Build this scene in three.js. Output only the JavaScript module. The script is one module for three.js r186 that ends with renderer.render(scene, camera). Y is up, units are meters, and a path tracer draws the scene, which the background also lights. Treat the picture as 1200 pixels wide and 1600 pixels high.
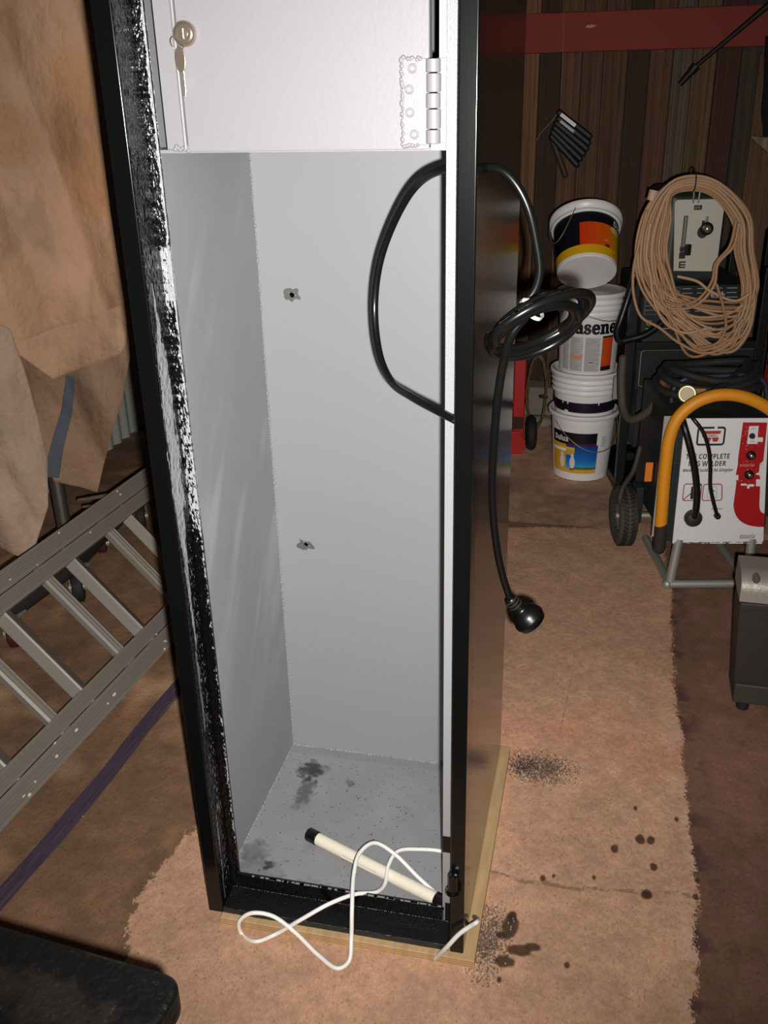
import * as THREE from 'three';
import { RoundedBoxGeometry } from 'three/addons/geometries/RoundedBoxGeometry.js';
import { mergeGeometries } from 'three/addons/utils/BufferGeometryUtils.js';
import { Brush, Evaluator, SUBTRACTION } from 'three-bvh-csg';

// ------------------------------------------------------------------ camera, light, exposure
const scene = new THREE.Scene();
scene.background = new THREE.Color(0x000000);
const CAM = new THREE.Vector3(0.6001, 1.3227, 1.1198), FPX = 1470;
const camera = new THREE.PerspectiveCamera(2 * Math.atan(800 / FPX) * 180 / Math.PI, 0.75, 0.05, 30);
camera.position.copy(CAM);
camera.rotation.set(-0.4187, 0.2342, -0.0236, 'YXZ');
camera.updateMatrixWorld(true);
scene.add(camera);
const renderer = new THREE.WebGLRenderer({ antialias: true });
renderer.toneMapping = THREE.LinearToneMapping;
renderer.toneMappingExposure = 1.0;
renderer.shadowMap.enabled = true;
renderer.shadowMap.type = THREE.PCFSoftShadowMap;
// the flash of the camera: right of the lens and a little below it
const camQ = camera.quaternion.clone();
const FLASH = CAM.clone().add(new THREE.Vector3(0.027, -0.03, 0).applyQuaternion(camQ));
const flash = new THREE.SpotLight(0xfffdfa, 15.5, 0, 0.85, 1, 2);
flash.position.copy(FLASH);
flash.target.position.copy(CAM.clone().add(new THREE.Vector3(-0.08, 0.34, -3).applyQuaternion(camQ)));
flash.castShadow = true; flash.shadow.radius = 0.45; flash.shadow.mapSize.set(2048, 2048);
flash.shadow.camera.near = 0.1; flash.shadow.camera.far = 8;
scene.add(flash, flash.target);

// ------------------------------------------------------------------ helpers
let seed = 7;
const rnd = () => { seed = (seed * 1664525 + 1013904223) >>> 0; return seed / 4294967296; };
const rr = (a, b) => a + (b - a) * rnd();
const V = (x, y, z) => new THREE.Vector3(x, y, z);
const clamp = (x, a = 0, b = 1) => Math.min(b, Math.max(a, x));
const sst = (a, b, x) => { const t = clamp((x - a) / (b - a)); return t * t * (3 - 2 * t); };
const mix = (a, b, t) => a + (b - a) * t;
function hash(x, y) { let h = Math.imul(x, 374761393) + Math.imul(y, 668265263); h = Math.imul(h ^ (h >>> 13), 1274126177); return ((h ^ (h >>> 16)) >>> 0) / 4294967296; }
function vn(x, y) {
  const i = Math.floor(x), j = Math.floor(y), fx = x - i, fy = y - j, u = fx * fx * (3 - 2 * fx), v = fy * fy * (3 - 2 * fy);
  const a = hash(i, j), b = hash(i + 1, j), c = hash(i, j + 1), d = hash(i + 1, j + 1);
  return a + (b - a) * u + (c - a) * v + (a - b - c + d) * u * v;
}
function fbm(x, y, n = 4) { let s = 0, a = 0.5, t = 0; for (let k = 0; k < n; k++) { s += a * vn(x, y); t += a; a *= 0.5; x = x * 2.03 + 17.1; y = y * 2.03 + 5.7; } return s / t; }
// pixel of the photograph -> points
const ray = (px, py) => V((px - 600) / FPX, -(py - 800) / FPX, -1).applyQuaternion(camQ);
const onY = (px, py, y = 0) => { const d = ray(px, py); return CAM.clone().addScaledVector(d, (y - CAM.y) / d.y); };
const onZ = (px, py, z) => { const d = ray(px, py); return CAM.clone().addScaledVector(d, (z - CAM.z) / d.z); };
const onX = (px, py, x) => { const d = ray(px, py); return CAM.clone().addScaledVector(d, (x - CAM.x) / d.x); };
const far = (px, py, t) => CAM.clone().addScaledVector(ray(px, py), t);
const invQ = camQ.clone().invert();
const toPx = (p) => { const q = p.clone().sub(CAM).applyQuaternion(invQ); return [600 - FPX * q.x / q.z, 800 + FPX * q.y / q.z]; };
function loc(g, px, py, zl = 0) {            // pixel on the plane z = zl of a group turned about y
  const a = g.rotation.y, n = V(Math.sin(a), 0, Math.cos(a)), u = V(Math.cos(a), 0, -Math.sin(a));
  const o = g.position.clone().addScaledVector(n, zl), d = ray(px, py);
  const P = CAM.clone().addScaledVector(d, o.clone().sub(CAM).dot(n) / d.dot(n));
  return V(P.clone().sub(o).dot(u), P.y - g.position.y, zl);
}
const taken = {};
const numbered = (n) => { const k = taken[n] = (taken[n] ?? -1) + 1; return k ? n + '_' + String(k).padStart(3, '0') : n; };
function mesh(name, geo, mat, parent) {
  const g = Array.isArray(geo) ? join(geo) : geo;
  const m = new THREE.Mesh(g, mat); m.castShadow = m.receiveShadow = true;
  m.name = parent ? name : numbered(name); (parent || scene).add(m); return m;
}
function join(list) {
  return mergeGeometries(list.map((g) => {
    const n = g.index ? g.toNonIndexed() : g;
    for (const k of Object.keys(n.attributes)) if (!['position', 'normal', 'uv'].includes(k)) n.deleteAttribute(k);
    n.clearGroups(); return n;
  }));
}
function thing(name, label, category, pos = [0, 0, 0], turn = 0, group) {
  const o = new THREE.Group(); o.name = numbered(name); o.position.set(...pos); o.rotation.y = turn;
  o.userData = { label, category }; if (group) o.userData.group = group; scene.add(o); return o;
}
function tag(o, label, category, group) { o.userData = { label, category }; if (group) o.userData.group = group; return o; }
function struct(name, geo, mat) { const m = mesh(name, geo, mat); m.userData = { kind: 'structure' }; return m; }
const box = (x0, x1, y0, y1, z0, z1) => new THREE.BoxGeometry(x1 - x0, y1 - y0, z1 - z0).translate((x0 + x1) / 2, (y0 + y1) / 2, (z0 + z1) / 2);
const rbox = (x0, x1, y0, y1, z0, z1, r = 0.003, s = 2) => new RoundedBoxGeometry(x1 - x0, y1 - y0, z1 - z0, s, r).translate((x0 + x1) / 2, (y0 + y1) / 2, (z0 + z1) / 2);
const cyl = (r0, r1, h, n = 24, open = false) => new THREE.CylinderGeometry(r0, r1, h, n, 1, open);
const pts = (l) => l.map((p) => p.isVector3 ? p : V(...p));
function tube(list, r, seg = 80, rad = 10, closed = false, cap = true) {
  const P = pts(list), c = new THREE.CatmullRomCurve3(P, closed, 'centripetal'), g = new THREE.TubeGeometry(c, seg, r, rad, closed);
  if (closed || !cap) return g;
  const a = new THREE.SphereGeometry(r, rad, 6).translate(...c.getPoint(0).toArray()), b = new THREE.SphereGeometry(r, rad, 6).translate(...c.getPoint(1).toArray());
  return join([g, a, b]);
}
function rod(a, b, r0, r1 = r0, n = 16) {
  const A = a.isVector3 ? a : V(...a), B = b.isVector3 ? b : V(...b), d = B.clone().sub(A);
  const g = new THREE.CylinderGeometry(r1, r0, d.length(), n);
  g.applyQuaternion(new THREE.Quaternion().setFromUnitVectors(V(0, 1, 0), d.clone().normalize()));
  const c = A.clone().add(B).multiplyScalar(0.5); return g.translate(c.x, c.y, c.z);
}
function along(g, dir) { return g.applyQuaternion(new THREE.Quaternion().setFromUnitVectors(V(0, 1, 0), dir.clone().normalize())); }
const lathe = (prof, n = 48) => new THREE.LatheGeometry(prof.map(([r, y]) => new THREE.Vector2(r, y)), n);
function extrude(shape, depth, bevel = 0, opt = {}) {
  return new THREE.ExtrudeGeometry(shape, { depth: depth - 2 * bevel, bevelEnabled: bevel > 0, bevelSize: bevel, bevelThickness: bevel, bevelSegments: 2, curveSegments: 12, ...opt }).translate(0, 0, bevel);
}
function poly(list) { const s = new THREE.Shape(); list.forEach(([x, y], i) => i ? s.lineTo(x, y) : s.moveTo(x, y)); s.closePath(); return s; }
function cut(a, b) {                          // geometry a minus geometry b
  const ev = new Evaluator(); ev.attributes = ['position', 'normal', 'uv']; ev.useGroups = false;
  const A = new Brush(join([a])), B = new Brush(join([b])); A.updateMatrixWorld(); B.updateMatrixWorld(); return ev.evaluate(A, B, SUBTRACTION).geometry;
}
// a bar of any outline [x, y] swept between two points, given the two axes of the outline
function bar(outline, A, B, ux, uy) {
  const d = B.clone().sub(A), L = d.length(), g = extrude(poly(outline), L);
  const m = new THREE.Matrix4().makeBasis(ux, uy, d.clone().normalize()).setPosition(A); return g.applyMatrix4(m);
}
function dtex(w, h, fn, srgb = true, repeat) {
  const a = new Uint8Array(w * h * 4);
  for (let j = 0; j < h; j++) for (let i = 0; i < w; i++) {
    const c = fn((i + 0.5) / w, (j + 0.5) / h), k = (j * w + i) * 4;
    a[k] = clamp(c[0]) * 255; a[k + 1] = clamp(c[1]) * 255; a[k + 2] = clamp(c[2]) * 255; a[k + 3] = 255;
  }
  const t = new THREE.DataTexture(a, w, h); t.magFilter = THREE.LinearFilter; t.minFilter = THREE.LinearMipmapLinearFilter; t.generateMipmaps = true;
  if (srgb) t.colorSpace = THREE.SRGBColorSpace;
  if (repeat) { t.wrapS = t.wrapT = THREE.RepeatWrapping; t.repeat.set(...repeat); }
  t.needsUpdate = true; return t;
}
function canvas(w, h, draw) {
  const c = document.createElement('canvas'); c.width = w; c.height = h; draw(c.getContext('2d'), w, h);
  const t = new THREE.CanvasTexture(c); t.colorSpace = THREE.SRGBColorSpace; return t;
}
// worn print too small to read: a row of short strokes
function worn(c, x, y, w, h, n = 8) { for (let i = 0; i < n; i++) { const k = w / n, a = hash(i, n + (w | 0)); c.fillRect(x + i * k, y, k * 0.28, h); c.fillRect(x + i * k, y + h * (a < 0.5 ? 0 : 0.42), k * 0.68, h * 0.24); if (a > 0.3) c.fillRect(x + i * k, y + h * 0.76, k * 0.7, h * 0.24); } }
const gray = (f) => (u, v) => { const s = f(u, v); return [s, s, s]; };
const S = (hex, roughness = 0.6, o = {}) => new THREE.MeshStandardMaterial({ color: hex, roughness, ...o });
const P = (hex, roughness = 0.6, o = {}) => new THREE.MeshPhysicalMaterial({ color: hex, roughness, ...o });
// a texture in metres: clone with its own repeat
const rep = (t, x, y) => { const c = t.clone(); c.wrapS = c.wrapT = THREE.MirroredRepeatWrapping; c.repeat.set(x, y); c.needsUpdate = true; return c; };

// ------------------------------------------------------------------ shared relief and materials
const fine = dtex(256, 256, gray((u, v) => 0.5 * hash((u * 256) | 0, (v * 256) | 0) + 0.5 * vn(u * 64, v * 64)), false, [1, 1]);
const lumps = dtex(256, 256, gray((u, v) => fbm(u * 24, v * 24, 3)), false, [1, 1]);
const streaks = dtex(256, 256, gray((u, v) => 0.6 * vn(u * 90, v * 4) + 0.4 * vn(u * 30, v * 14)), false, [1, 1]);
const M = {
  black: P(0x0a0b0b, 0.17),
  blackSide: P(0x0b0b0a, 0.15, { bumpMap: rep(streaks, 3, 1), bumpScale: 0.00006 }),
  sill: P(0x101111, 0.3, { bumpMap: rep(fine, 3, 0.4), bumpScale: 0.0012 }),
  white: P(0x8b898b, 0.42, { bumpMap: rep(lumps, 3, 2), bumpScale: 0.0001 }),
  grey: P(0x8e8e90, 0.5, { bumpMap: rep(lumps, 4, 10), bumpScale: 0.0001 }),
  chrome: S(0xb5a591, 0.22, { metalness: 0.8 }),
  steel: S(0xa9a7a2, 0.38, { metalness: 0.9 }),
  galv: S(0xa8a79c, 0.5, { metalness: 0.6 }),
  alu: S(0xb6b2ac, 0.42, { metalness: 0.35 }),
  rubber: P(0x111112, 0.36),
  darkRubber: S(0x1a1917, 0.75),
  cordWhite: S(0xf2efe8, 0.4),
  blackPlastic: P(0x0c0c0c, 0.32),
  pail: P(0xe9e4e2, 0.36),
  red: S(0xb01512, 0.5),
  wire: S(0x9b8f7c, 0.45, { metalness: 0.6 }),
};

// ------------------------------------------------------------------ structure: shed
const RX0 = -1.35, RX1 = 2.3, RZ0 = -3.03, RZ1 = 2.4, RH = 2.5;
const FX0 = RX0, FX1 = RX1, FZ0 = RZ0, FZ1 = RZ1;
const world2 = (l) => l.map(([x, y]) => { const p = onY(x, y); return [p.x, p.z]; });
const inside = (poly_, x, z) => { let c = false; for (let i = 0, j = poly_.length - 1; i < poly_.length; j = i++) { const [xi, zi] = poly_[i], [xj, zj] = poly_[j]; if ((zi > z) !== (zj > z) && x < (xj - xi) * (z - zi) / (zj - zi) + xi) c = !c; } return c; };
{
  const pale = world2([[800, 824], [1038, 826], [1044, 930], [1047, 1000], [1056, 1100], [1062, 1180], [1069, 1260], [1076, 1340], [1086, 1400], [1086, 1480], [1080, 1600]])
    .concat([[0.95, 1.2], [-0.2, 1.2]]).concat(world2([[205, 1600], [200, 1440], [214, 1405], [240, 1367], [262, 1337], [300, 1298], [350, 1280], [640, 1160], [690, 824]]));
  const spots = [[1000, 1312, 7], [1017, 1313, 5.5], [960, 1326, 5.5], [1021, 1354, 5.5], [993, 1263, 3], [848, 1372, 4], [928, 1371, 3], [1011, 1397, 6], [865, 1369, 2.5], [1057, 1280, 3], [886, 1508, 4], [780, 1531, 3.5], [1090, 1376, 3.5], [1087, 1402, 4]];
  const big = [[797, 1447, 11, 17], [800, 1433, 7, 7], [812, 1485, 18, 7], [833, 1480, 12, 5], [788, 1502, 14, 7], [782, 1461, 8, 4], [1010, 1400, 8, 5]];
  const drop = [...spots.map(([x, y, r]) => [onY(x, y), r, r]), ...big.map(([x, y, a, b]) => [onY(x, y), a, b])].map(([p, a, b]) => { const s = p.clone().sub(CAM).length() / FPX; return [p.x, p.z, a * s, b * s * 1.5]; });
  const filings = [[[845, 1200], [52, 26]], [[760, 1470], [32, 45]], [[815, 1195], [22, 22]]].map(([c, r]) => { const p = onY(...c), s = p.clone().sub(CAM).length() / FPX; return [p.x, p.z, r[0] * s, r[1] * s * 1.5]; });
  const rust = [[860, 1260, 60], [1110, 1300, 40], [1115, 1000, 40], [905, 1240, 60]].map(([x, y, r]) => { const p = onY(x, y); return [p.x, p.z, r / 800]; });
  const crackA = world2([[770, 1362], [800, 1372], [850, 1378], [900, 1388], [960, 1392], [1030, 1392], [1085, 1402]]), crackB = world2([[912, 880], [905, 960], [893, 1060], [870, 1165]]);
  const segd = (l, x, z) => { let m = 9; for (let i = 1; i < l.length; i++) { const [ax, az] = l[i - 1], [bx, bz] = l[i], dx = bx - ax, dz = bz - az, t = clamp(((x - ax) * dx + (z - az) * dz) / (dx * dx + dz * dz)); m = Math.min(m, Math.hypot(x - ax - t * dx, z - az - t * dz)); } return m; };
  const edgeLine = pale.slice(1, 11), zEdge = onY(950, 826).z;
  const N = 2048;
  const map = dtex(N, N, (u, v) => {
    const x = mix(FX0, FX1, u), z = mix(FZ1, FZ0, v);          // v up = away
    const n1 = fbm(x * 3, z * 3, 4), n2 = fbm(x * 26, z * 26, 3), n3 = hash((u * N) | 0, (v * N) | 0), n4 = fbm(x * 90, z * 90, 2);
    const w = 0.02 * (fbm(x * 22 + 3, z * 22, 3) - 0.5) + 0.012 * (n4 - 0.5) + 0.07 * (fbm(x * 5, z * 5 + 9, 2) - 0.5) * (x < 0.1 ? 1 : 0.22);
    let cov = 0; for (let s = 0; s < 3; s++) { const j = s * 0.9 + n3 * 2, e = 0.010 * (0.3 + n3); if (inside(pale, x + w + e * Math.cos(j * 2.3), z + w * 0.6 + e * Math.sin(j * 2.3) + 0.02 * (n2 - 0.5))) cov++; }
    const inP = cov > 1 || (cov === 1 && n4 > 0.5);
    let r, g, b;
    if (inP) { r = 0.84; g = 0.65; b = 0.52; const k = 0.85 + 0.17 * n1 + 0.16 * (n2 - 0.5) + 0.12 * (n4 - 0.5); r *= k; g *= k; b *= k; if (n1 > 0.52) { const t = (n1 - 0.52) * 1.0; g -= t * 0.16; b -= t * 0.16; } }
    else if (z < zEdge && x > -0.6) { r = 0.72; g = 0.565; b = 0.455; const k = 0.75 + 0.45 * n1 + 0.35 * (n2 - 0.5); r *= k; g *= k; b *= k; }
    else if (x > 0.5) { r = 0.50; g = 0.36; b = 0.275; const k = 0.82 + 0.34 * n1 + 0.3 * (n2 - 0.5); r *= k; g *= k; b *= k; if (n2 > 0.56) { b += 0.02; g -= 0.01; } }
    else { r = 0.54; g = 0.405; b = 0.30; const k = 0.72 + 0.5 * n1 + 0.3 * (n2 - 0.5); r *= k; g *= k; b *= k; const sc = fbm(x * 6 + 40, z * 6, 3); if (sc > 0.6) { const t = (sc - 0.6) * 1.6; r += t * 0.4; g += t * 0.36; b += t * 0.3; } }
    const pit = (n3 > 0.982 && n2 > 0.4 ? 0.68 : 1) * (0.93 + 0.14 * n3); r *= pit; g *= pit; b *= pit;
    if (inP && x > 0.1) { const de = segd(edgeLine, x, z); if (de < 0.03 && n2 > 0.5 && z > -0.75) { const t = (1 - de / 0.03) * 0.35; r = mix(r, 0.78, t); g = mix(g, 0.68, t); b = mix(b, 0.62, t); } }
    if (!inP && x > 0.5 && z > -1.4) { const de = segd(edgeLine, x, z); if (de < 0.07) { const t = (1 - de / 0.07) * sst(0.42, 0.7, n2) * 0.7; r = mix(r, 0.22, t); g = mix(g, 0.14, t); b = mix(b, 0.14, t); } }
    for (const [px, pz, a, c] of rust) { const d = Math.hypot(x - px, z - pz) / c === 0 ? 0 : Math.hypot(x - px, z - pz) / a; void d; }
    if (x > 0 && z > -1.0) {
      for (const [px, pz, a, c] of drop) { const d = Math.hypot((x - px) / a, (z - pz) / c) + (n4 - 0.5) * 0.5; if (d < 1.15) { const t = sst(1.15, 0.75, d) * 0.8; r = mix(r, 0.24, t); g = mix(g, 0.15, t); b = mix(b, 0.09, t); } }
      for (const [px, pz, a, c] of filings) { const d = Math.hypot((x - px) / a, (z - pz) / c); if (d < 1.3) { const p = sst(1.3, 0.1, d), q = hash((u * N) | 0, (v * N + 77) | 0); if (q < p * 0.85) { const t = 0.3 + 0.5 * n3; r = mix(r, 0.16, t); g = mix(g, 0.15, t); b = mix(b, 0.165, t); } else if (n3 > 0.985) { r = g = b = 0.9; } } }
      const ca = segd(crackA, x, z + 0.02 * (n2 - 0.5)); if (ca < 0.004) { const t = 0.22 * sst(0.4, 0.6, n4 + 0.1); r *= 1 - t; g *= 1 - t; b *= 1 - t; }
      const cb = segd(crackB, x, z); if (cb < 0.0014 && n2 > 0.42) { r *= 0.87; g *= 0.85; b *= 0.84; }
    }
    return [r, g, b];
  });
  const bump = dtex(1024, 1024, gray((u, v) => 0.5 * fbm(u * 420, v * 560, 3) + 0.5 * hash((u * 1024) | 0, (v * 1024) | 0)), false);
  const fl = struct('floor', box(FX0 - 0.1, FX1 + 0.1, -0.12, 0, FZ0 - 0.1, FZ1 + 0.1), S(0xffffff, 0.78, { map, bumpMap: bump, bumpScale: 0.0016 }));
  const p = fl.geometry.attributes.position, uv = fl.geometry.attributes.uv;
  for (let i = 0; i < p.count; i++) uv.setXY(i, (p.getX(i) - FX0) / (FX1 - FX0), (FZ1 - p.getZ(i)) / (FZ1 - FZ0));
}
// wood for planks and timber
const grain = dtex(256, 1024, (u, v) => {
  const w = fbm(u * 3 + 0.4 * vn(u * 2, v * 3), v * 2, 2), s = 0.55 * vn(u * 46 + w * 6, v * 5) + 0.3 * vn(u * 110, v * 9) + 0.15 * vn(u * 20, v * 60);
  const k = 0.55 + 0.6 * s; return [k, k * 0.97, k * 0.94];
}, true, [1, 1]);
const grainB = dtex(128, 512, gray((u, v) => vn(u * 40, v * 5) * 0.7 + 0.3 * vn(u * 90, v * 18)), false, [1, 1]);
const wood = (hex, ru = 1, rv = 1, o = {}) => S(hex, 0.8, { map: rep(grain, ru, rv), bumpMap: rep(grainB, ru, rv), bumpScale: 0.0012, ...o });
{
  const back = struct('wall_back', box(RX0 - 0.1, RX1 + 0.1, 0, RH, RZ0 - 0.12, RZ0 - 0.026), S(0x17100c, 0.95));
  const px = [815, 839, 872, 904, 936, 973, 1006, 1042, 1072, 1108, 1145, 1182, 1226], xs = px.map((x) => onZ(x, 200, RZ0).x);
  while (xs[0] > RX0 + 0.12) xs.unshift(xs[0] - rr(0.08, 0.13));
  while (xs[xs.length - 1] < RX1 - 0.1) xs.push(xs[xs.length - 1] + rr(0.08, 0.14));
  xs[0] = RX0; xs[xs.length - 1] = RX1;
  const first = xs.findIndex((x) => Math.abs(x - onZ(815, 200, RZ0).x) < 1e-6);
  const seen = [0x85603f, 0x422c1c, 0x724e38, 0x6a4c34, 0x61452e, 0x452d1d, 0x6f4a36, 0x70604c, 0x6f553a, 0x542f22, 0x4d3f33, 0x7a5c3e];
  const any = [0x553c2c, 0x634a38, 0x45301f, 0x5c4638];
  const mats = {}, get = (h, k) => mats[h + '_' + k] ??= wood(h, 0.35, 1, { map: (() => { const t = rep(grain, 0.45, 1); t.offset.set(k * 0.23, k * 0.31); return t; })() });
  for (let i = 0; i + 1 < xs.length; i++) {
    const h = (i >= first && i < first + seen.length) ? seen[i - first] : any[(i * 7) % 4];
    mesh('plank', box(xs[i] + 0.0015, xs[i + 1] - 0.0015, 0.0, RH, RZ0 - 0.025, RZ0 + rr(-0.004, 0.003)), get(h, i % 4), back);
  }
  const y0 = onZ(820, 84, RZ0 + 0.04).y, y1 = onZ(820, 22, RZ0 + 0.04).y;
  const redM = S(0x8a3020, 0.75, { bumpMap: rep(grainB, 6, 0.3), bumpScale: 0.001 });
  const bm = mesh('beam', rbox(RX0, RX1, y0, y1, RZ0 + 0.004, RZ0 + 0.05, 0.004), redM, back); bm.userData.label = 'red painted horizontal timber beam';
  const fleck = mesh('paint_fleck', extrude(poly([[-0.02, -0.004], [-0.004, -0.006], [0.016, -0.003], [0.02, 0.003], [0.002, 0.005], [-0.014, 0.004]]), 0.0015), S(0xc98f74, 0.8), back);
  fleck.position.copy(onZ(923, 41, RZ0 + 0.0505));
  // block footing along the plank wall
  const kerbM = S(0x8d8272, 0.9, { bumpMap: rep(lumps, 8, 2), bumpScale: 0.004 });
  const kb = struct('trim_1', rbox(RX0 + 0.01, RX1 - 0.01, 0, 0.13, RZ0 + 0.003, RZ0 + 0.12, 0.012), kerbM); void kb;
  // corrugated iron on the left
  const N = 420, L = RZ1 - RZ0, pos = [], idx = [], uv = [];
  for (let s = 0; s < 2; s++) for (let i = 0; i <= N; i++) for (let j = 0; j < 2; j++) { const z = RZ0 + L * i / N; pos.push(RX0 + 0.018 * Math.cos(z * Math.PI * 2 / 0.076) * 0.5 - s * 0.03, j * RH, z); uv.push(z * 3, j); }
  for (let s = 0; s < 2; s++) for (let i = 0; i < N; i++) { const a = s * (N + 1) * 2 + i * 2; s ? idx.push(a, a + 2, a + 1, a + 1, a + 2, a + 3) : idx.push(a, a + 1, a + 2, a + 1, a + 3, a + 2); }
  const cg = new THREE.BufferGeometry(); cg.setAttribute('position', new THREE.Float32BufferAttribute(pos, 3)); cg.setAttribute('uv', new THREE.Float32BufferAttribute(uv, 2)); cg.setIndex(idx); cg.computeVertexNormals();
  struct('wall_left', cg, S(0xb0b0a8, 0.55, { metalness: 0.1, bumpMap: rep(lumps, 3, 20), bumpScale: 0.0006 }));
  const dark = S(0x4a3c30, 0.9);
  struct('wall_right', box(RX1, RX1 + 0.1, 0, RH, RZ0, RZ1), dark);
  struct('wall_front', box(RX0 - 0.1, RX1 + 0.1, 0, RH, RZ1, RZ1 + 0.1), dark);
  struct('ceiling', box(RX0 - 0.1, RX1 + 0.1, RH, RH + 0.08, RZ0 - 0.1, RZ1 + 0.1), S(0x5a5248, 0.85));
}

// ------------------------------------------------------------------ the steel cabinet
const FR = 0.0228, CW = 0.45, CD = 0.5514, CH = 1.5, CY = 0.018, FW = 0.0257, RD = 0.0509, LW = 0.0153, HB = 0.0124, LB = 0.0301, ZI = 0.467, YF = 0.0037, XI = 0.0049;
const cab = thing('steel_cabinet', 'tall open steel cabinet with black frame and pale grey inside, its door missing', 'cabinet', [0, CY, 0]);
const hOf = (x, z, py) => { let lo = -0.5, hi = 2.5; for (let i = 0; i < 50; i++) { const m = (lo + hi) / 2; toPx(V(x, m + CY, z))[1] > py ? lo = m : hi = m; } return lo; };
{
  const H = CH;
  mesh('outer_side', box(0, 0.0025, 0.0005, H, -CD, -RD), M.blackSide, cab);
  mesh('outer_side', box(CW - 0.0025, CW - 0.0004, 0.0005, H, -CD, -RD), M.blackSide, cab);
  mesh('outer_back', box(0.0025, CW - 0.0025, 0.0005, H, -CD, -CD + 0.0025), M.black, cab);
  mesh('outer_top', box(0, CW, H, H + 0.003, -CD, 0), M.black, cab);
  // painted inner sheets
  const dust = dtex(512, 1024, (u, v) => {
    const x = u, y = v; let s = 0.58 + 0.03 * (fbm(x * 6, y * 18, 3) - 0.5);
    const px_ = x * 0.41, py_ = y * 1.5, al = px_ * 0.55 + py_ * 0.83, ac = px_ * 0.83 - py_ * 0.55, d = 0.6 * fbm(ac * 26, al * 3.2, 4) + 0.4 * fbm(ac * 9 + 4, al * 5, 3), band = sst(0.1, 0.25, y) * sst(0.88, 0.6, y);
    const sc = sst(0.46, 0.7, d) * 0.075 * band; const sp = hash((u * 512) | 0, (v * 1024) | 0) > 0.997 ? 0.06 : 0;
    return [s + sc + sp, s + 0.008 + sc * 0.93 + sp, s + 0.022 + sc * 0.82 + sp];
  });
  const sideM = P(0xffffff, 0.52, { map: dust, bumpMap: rep(lumps, 4, 10), bumpScale: 0.00015 });
  mesh('inner_side', box(0.0025, XI, YF, H - 0.005, -ZI, -RD - 0.005), sideM, cab);
  mesh('inner_side', box(CW - XI, CW - 0.0025, YF, H - 0.005, -ZI, -RD - 0.005), M.grey, cab);
  const boltAt = [[456, 461], [478, 851]].map(([x, y]) => onZ(x, y, -ZI).sub(cab.position)), BR = 0.0046;
  const backShape = poly([[0.0025, YF], [CW - 0.0025, YF], [CW - 0.0025, H], [0.0025, H]]);
  for (const c of boltAt) { const p = new THREE.Path(); p.absarc(c.x, c.y, BR, 0, Math.PI * 2); backShape.holes.push(p); }
  mesh('inner_back', extrude(backShape, 0.003).translate(0, 0, -ZI - 0.003), S(0x8e8e90, 0.5), cab);
  // floor sheet with dirt
  const wx = (px, py) => { const p = onY(px, py, CY + YF); return [p.x / CW, (-p.z - RD) / (ZI - RD)]; };
  const stA = wx(490, 1203), stB = wx(478, 1235), stC = wx(549, 1224), stD = wx(418, 1353), stE = wx(395, 1330);
  const dirt = dtex(512, 512, (u, v) => {
    const n = fbm(u * 9, v * 9, 3), n2 = fbm(u * 50, v * 50, 2); let s = 0.56 + 0.05 * (n - 0.5), wr = 1.0, wb = 1.02;
    const st = (c, a, b, k) => { const d = Math.hypot((u - c[0]) / a, (v - c[1]) / b) + (n2 - 0.5) * 0.9; const t = sst(1, 0.3, d) * k; s *= 1 - t; wb -= t * 0.08; wr += t * 0.02; };
    st(stA, 0.085, 0.09, 0.55); st(stB, 0.05, 0.16, 0.32); st(stC, 0.035, 0.035, 0.22); st(stD, 0.03, 0.03, 0.5); st(stE, 0.09, 0.09, 0.2); st([0.1, 0.12], 0.16, 0.12, 0.12); st([0.32, 0.03], 0.2, 0.1, 0.16);
    if (v > 0.94) s *= 0.96; const h = hash((u * 230) | 0, (v * 230) | 0); if (h > 0.9935) s *= 0.45; if (h > 0.9985 && v > 0.3) s *= 0.5;
    return [s * wr, s, s * wb];
  });
  const fs = mesh('inner_floor', box(0.0025, CW - 0.0025, 0.0005, YF, -ZI, -RD), P(0xffffff, 0.55, { map: dirt, bumpMap: rep(fine, 2, 2), bumpScale: 0.0004 }), cab);
  { const p = fs.geometry.attributes.position, uv = fs.geometry.attributes.uv; for (let i = 0; i < p.count; i++) uv.setXY(i, p.getX(i) / CW, (-p.getZ(i) - RD) / (ZI - RD)); }
  // frame of rectangular tube
  mesh('frame_stile', rbox(0, FW, 0, H, -RD, 0, 0.0022), M.black, cab);
  mesh('frame_stile', rbox(CW - FR, CW, 0, H, -RD, 0, 0.0022), M.black, cab);
  mesh('frame_rail', rbox(FW, CW - FW, 0, HB, -RD, -0.0006, 0.002), M.sill, cab);
  mesh('frame_rail', rbox(FW, CW - FW, H - FW, H, -RD, 0, 0.0022), M.black, cab);
  // brush-painted faces: black over white undercoat
  const hL = (py) => hOf(FW + LW, -RD, py) / H, hR = (py) => hOf(CW - FW - LW, -RD, py) / H;
  const brush = (x, y, ax, ay) => 0.55 * vn(x * ax + 0.35 * y * ay, y * ay) + 0.3 * vn(x * ax * 2.3, y * ay * 2.1 + 7) + 0.15 * vn(x * ax * 5, y * ay * 4);
  const prof = (list, v) => { for (let i = 1; i < list.length; i++) if (v >= list[i][0]) { const [a, p] = list[i - 1], [b, q] = list[i], t = (a - v) / (a - b); return p.map((k, n) => mix(k, q[n], clamp(t))); } return list[list.length - 1][1]; };
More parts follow.
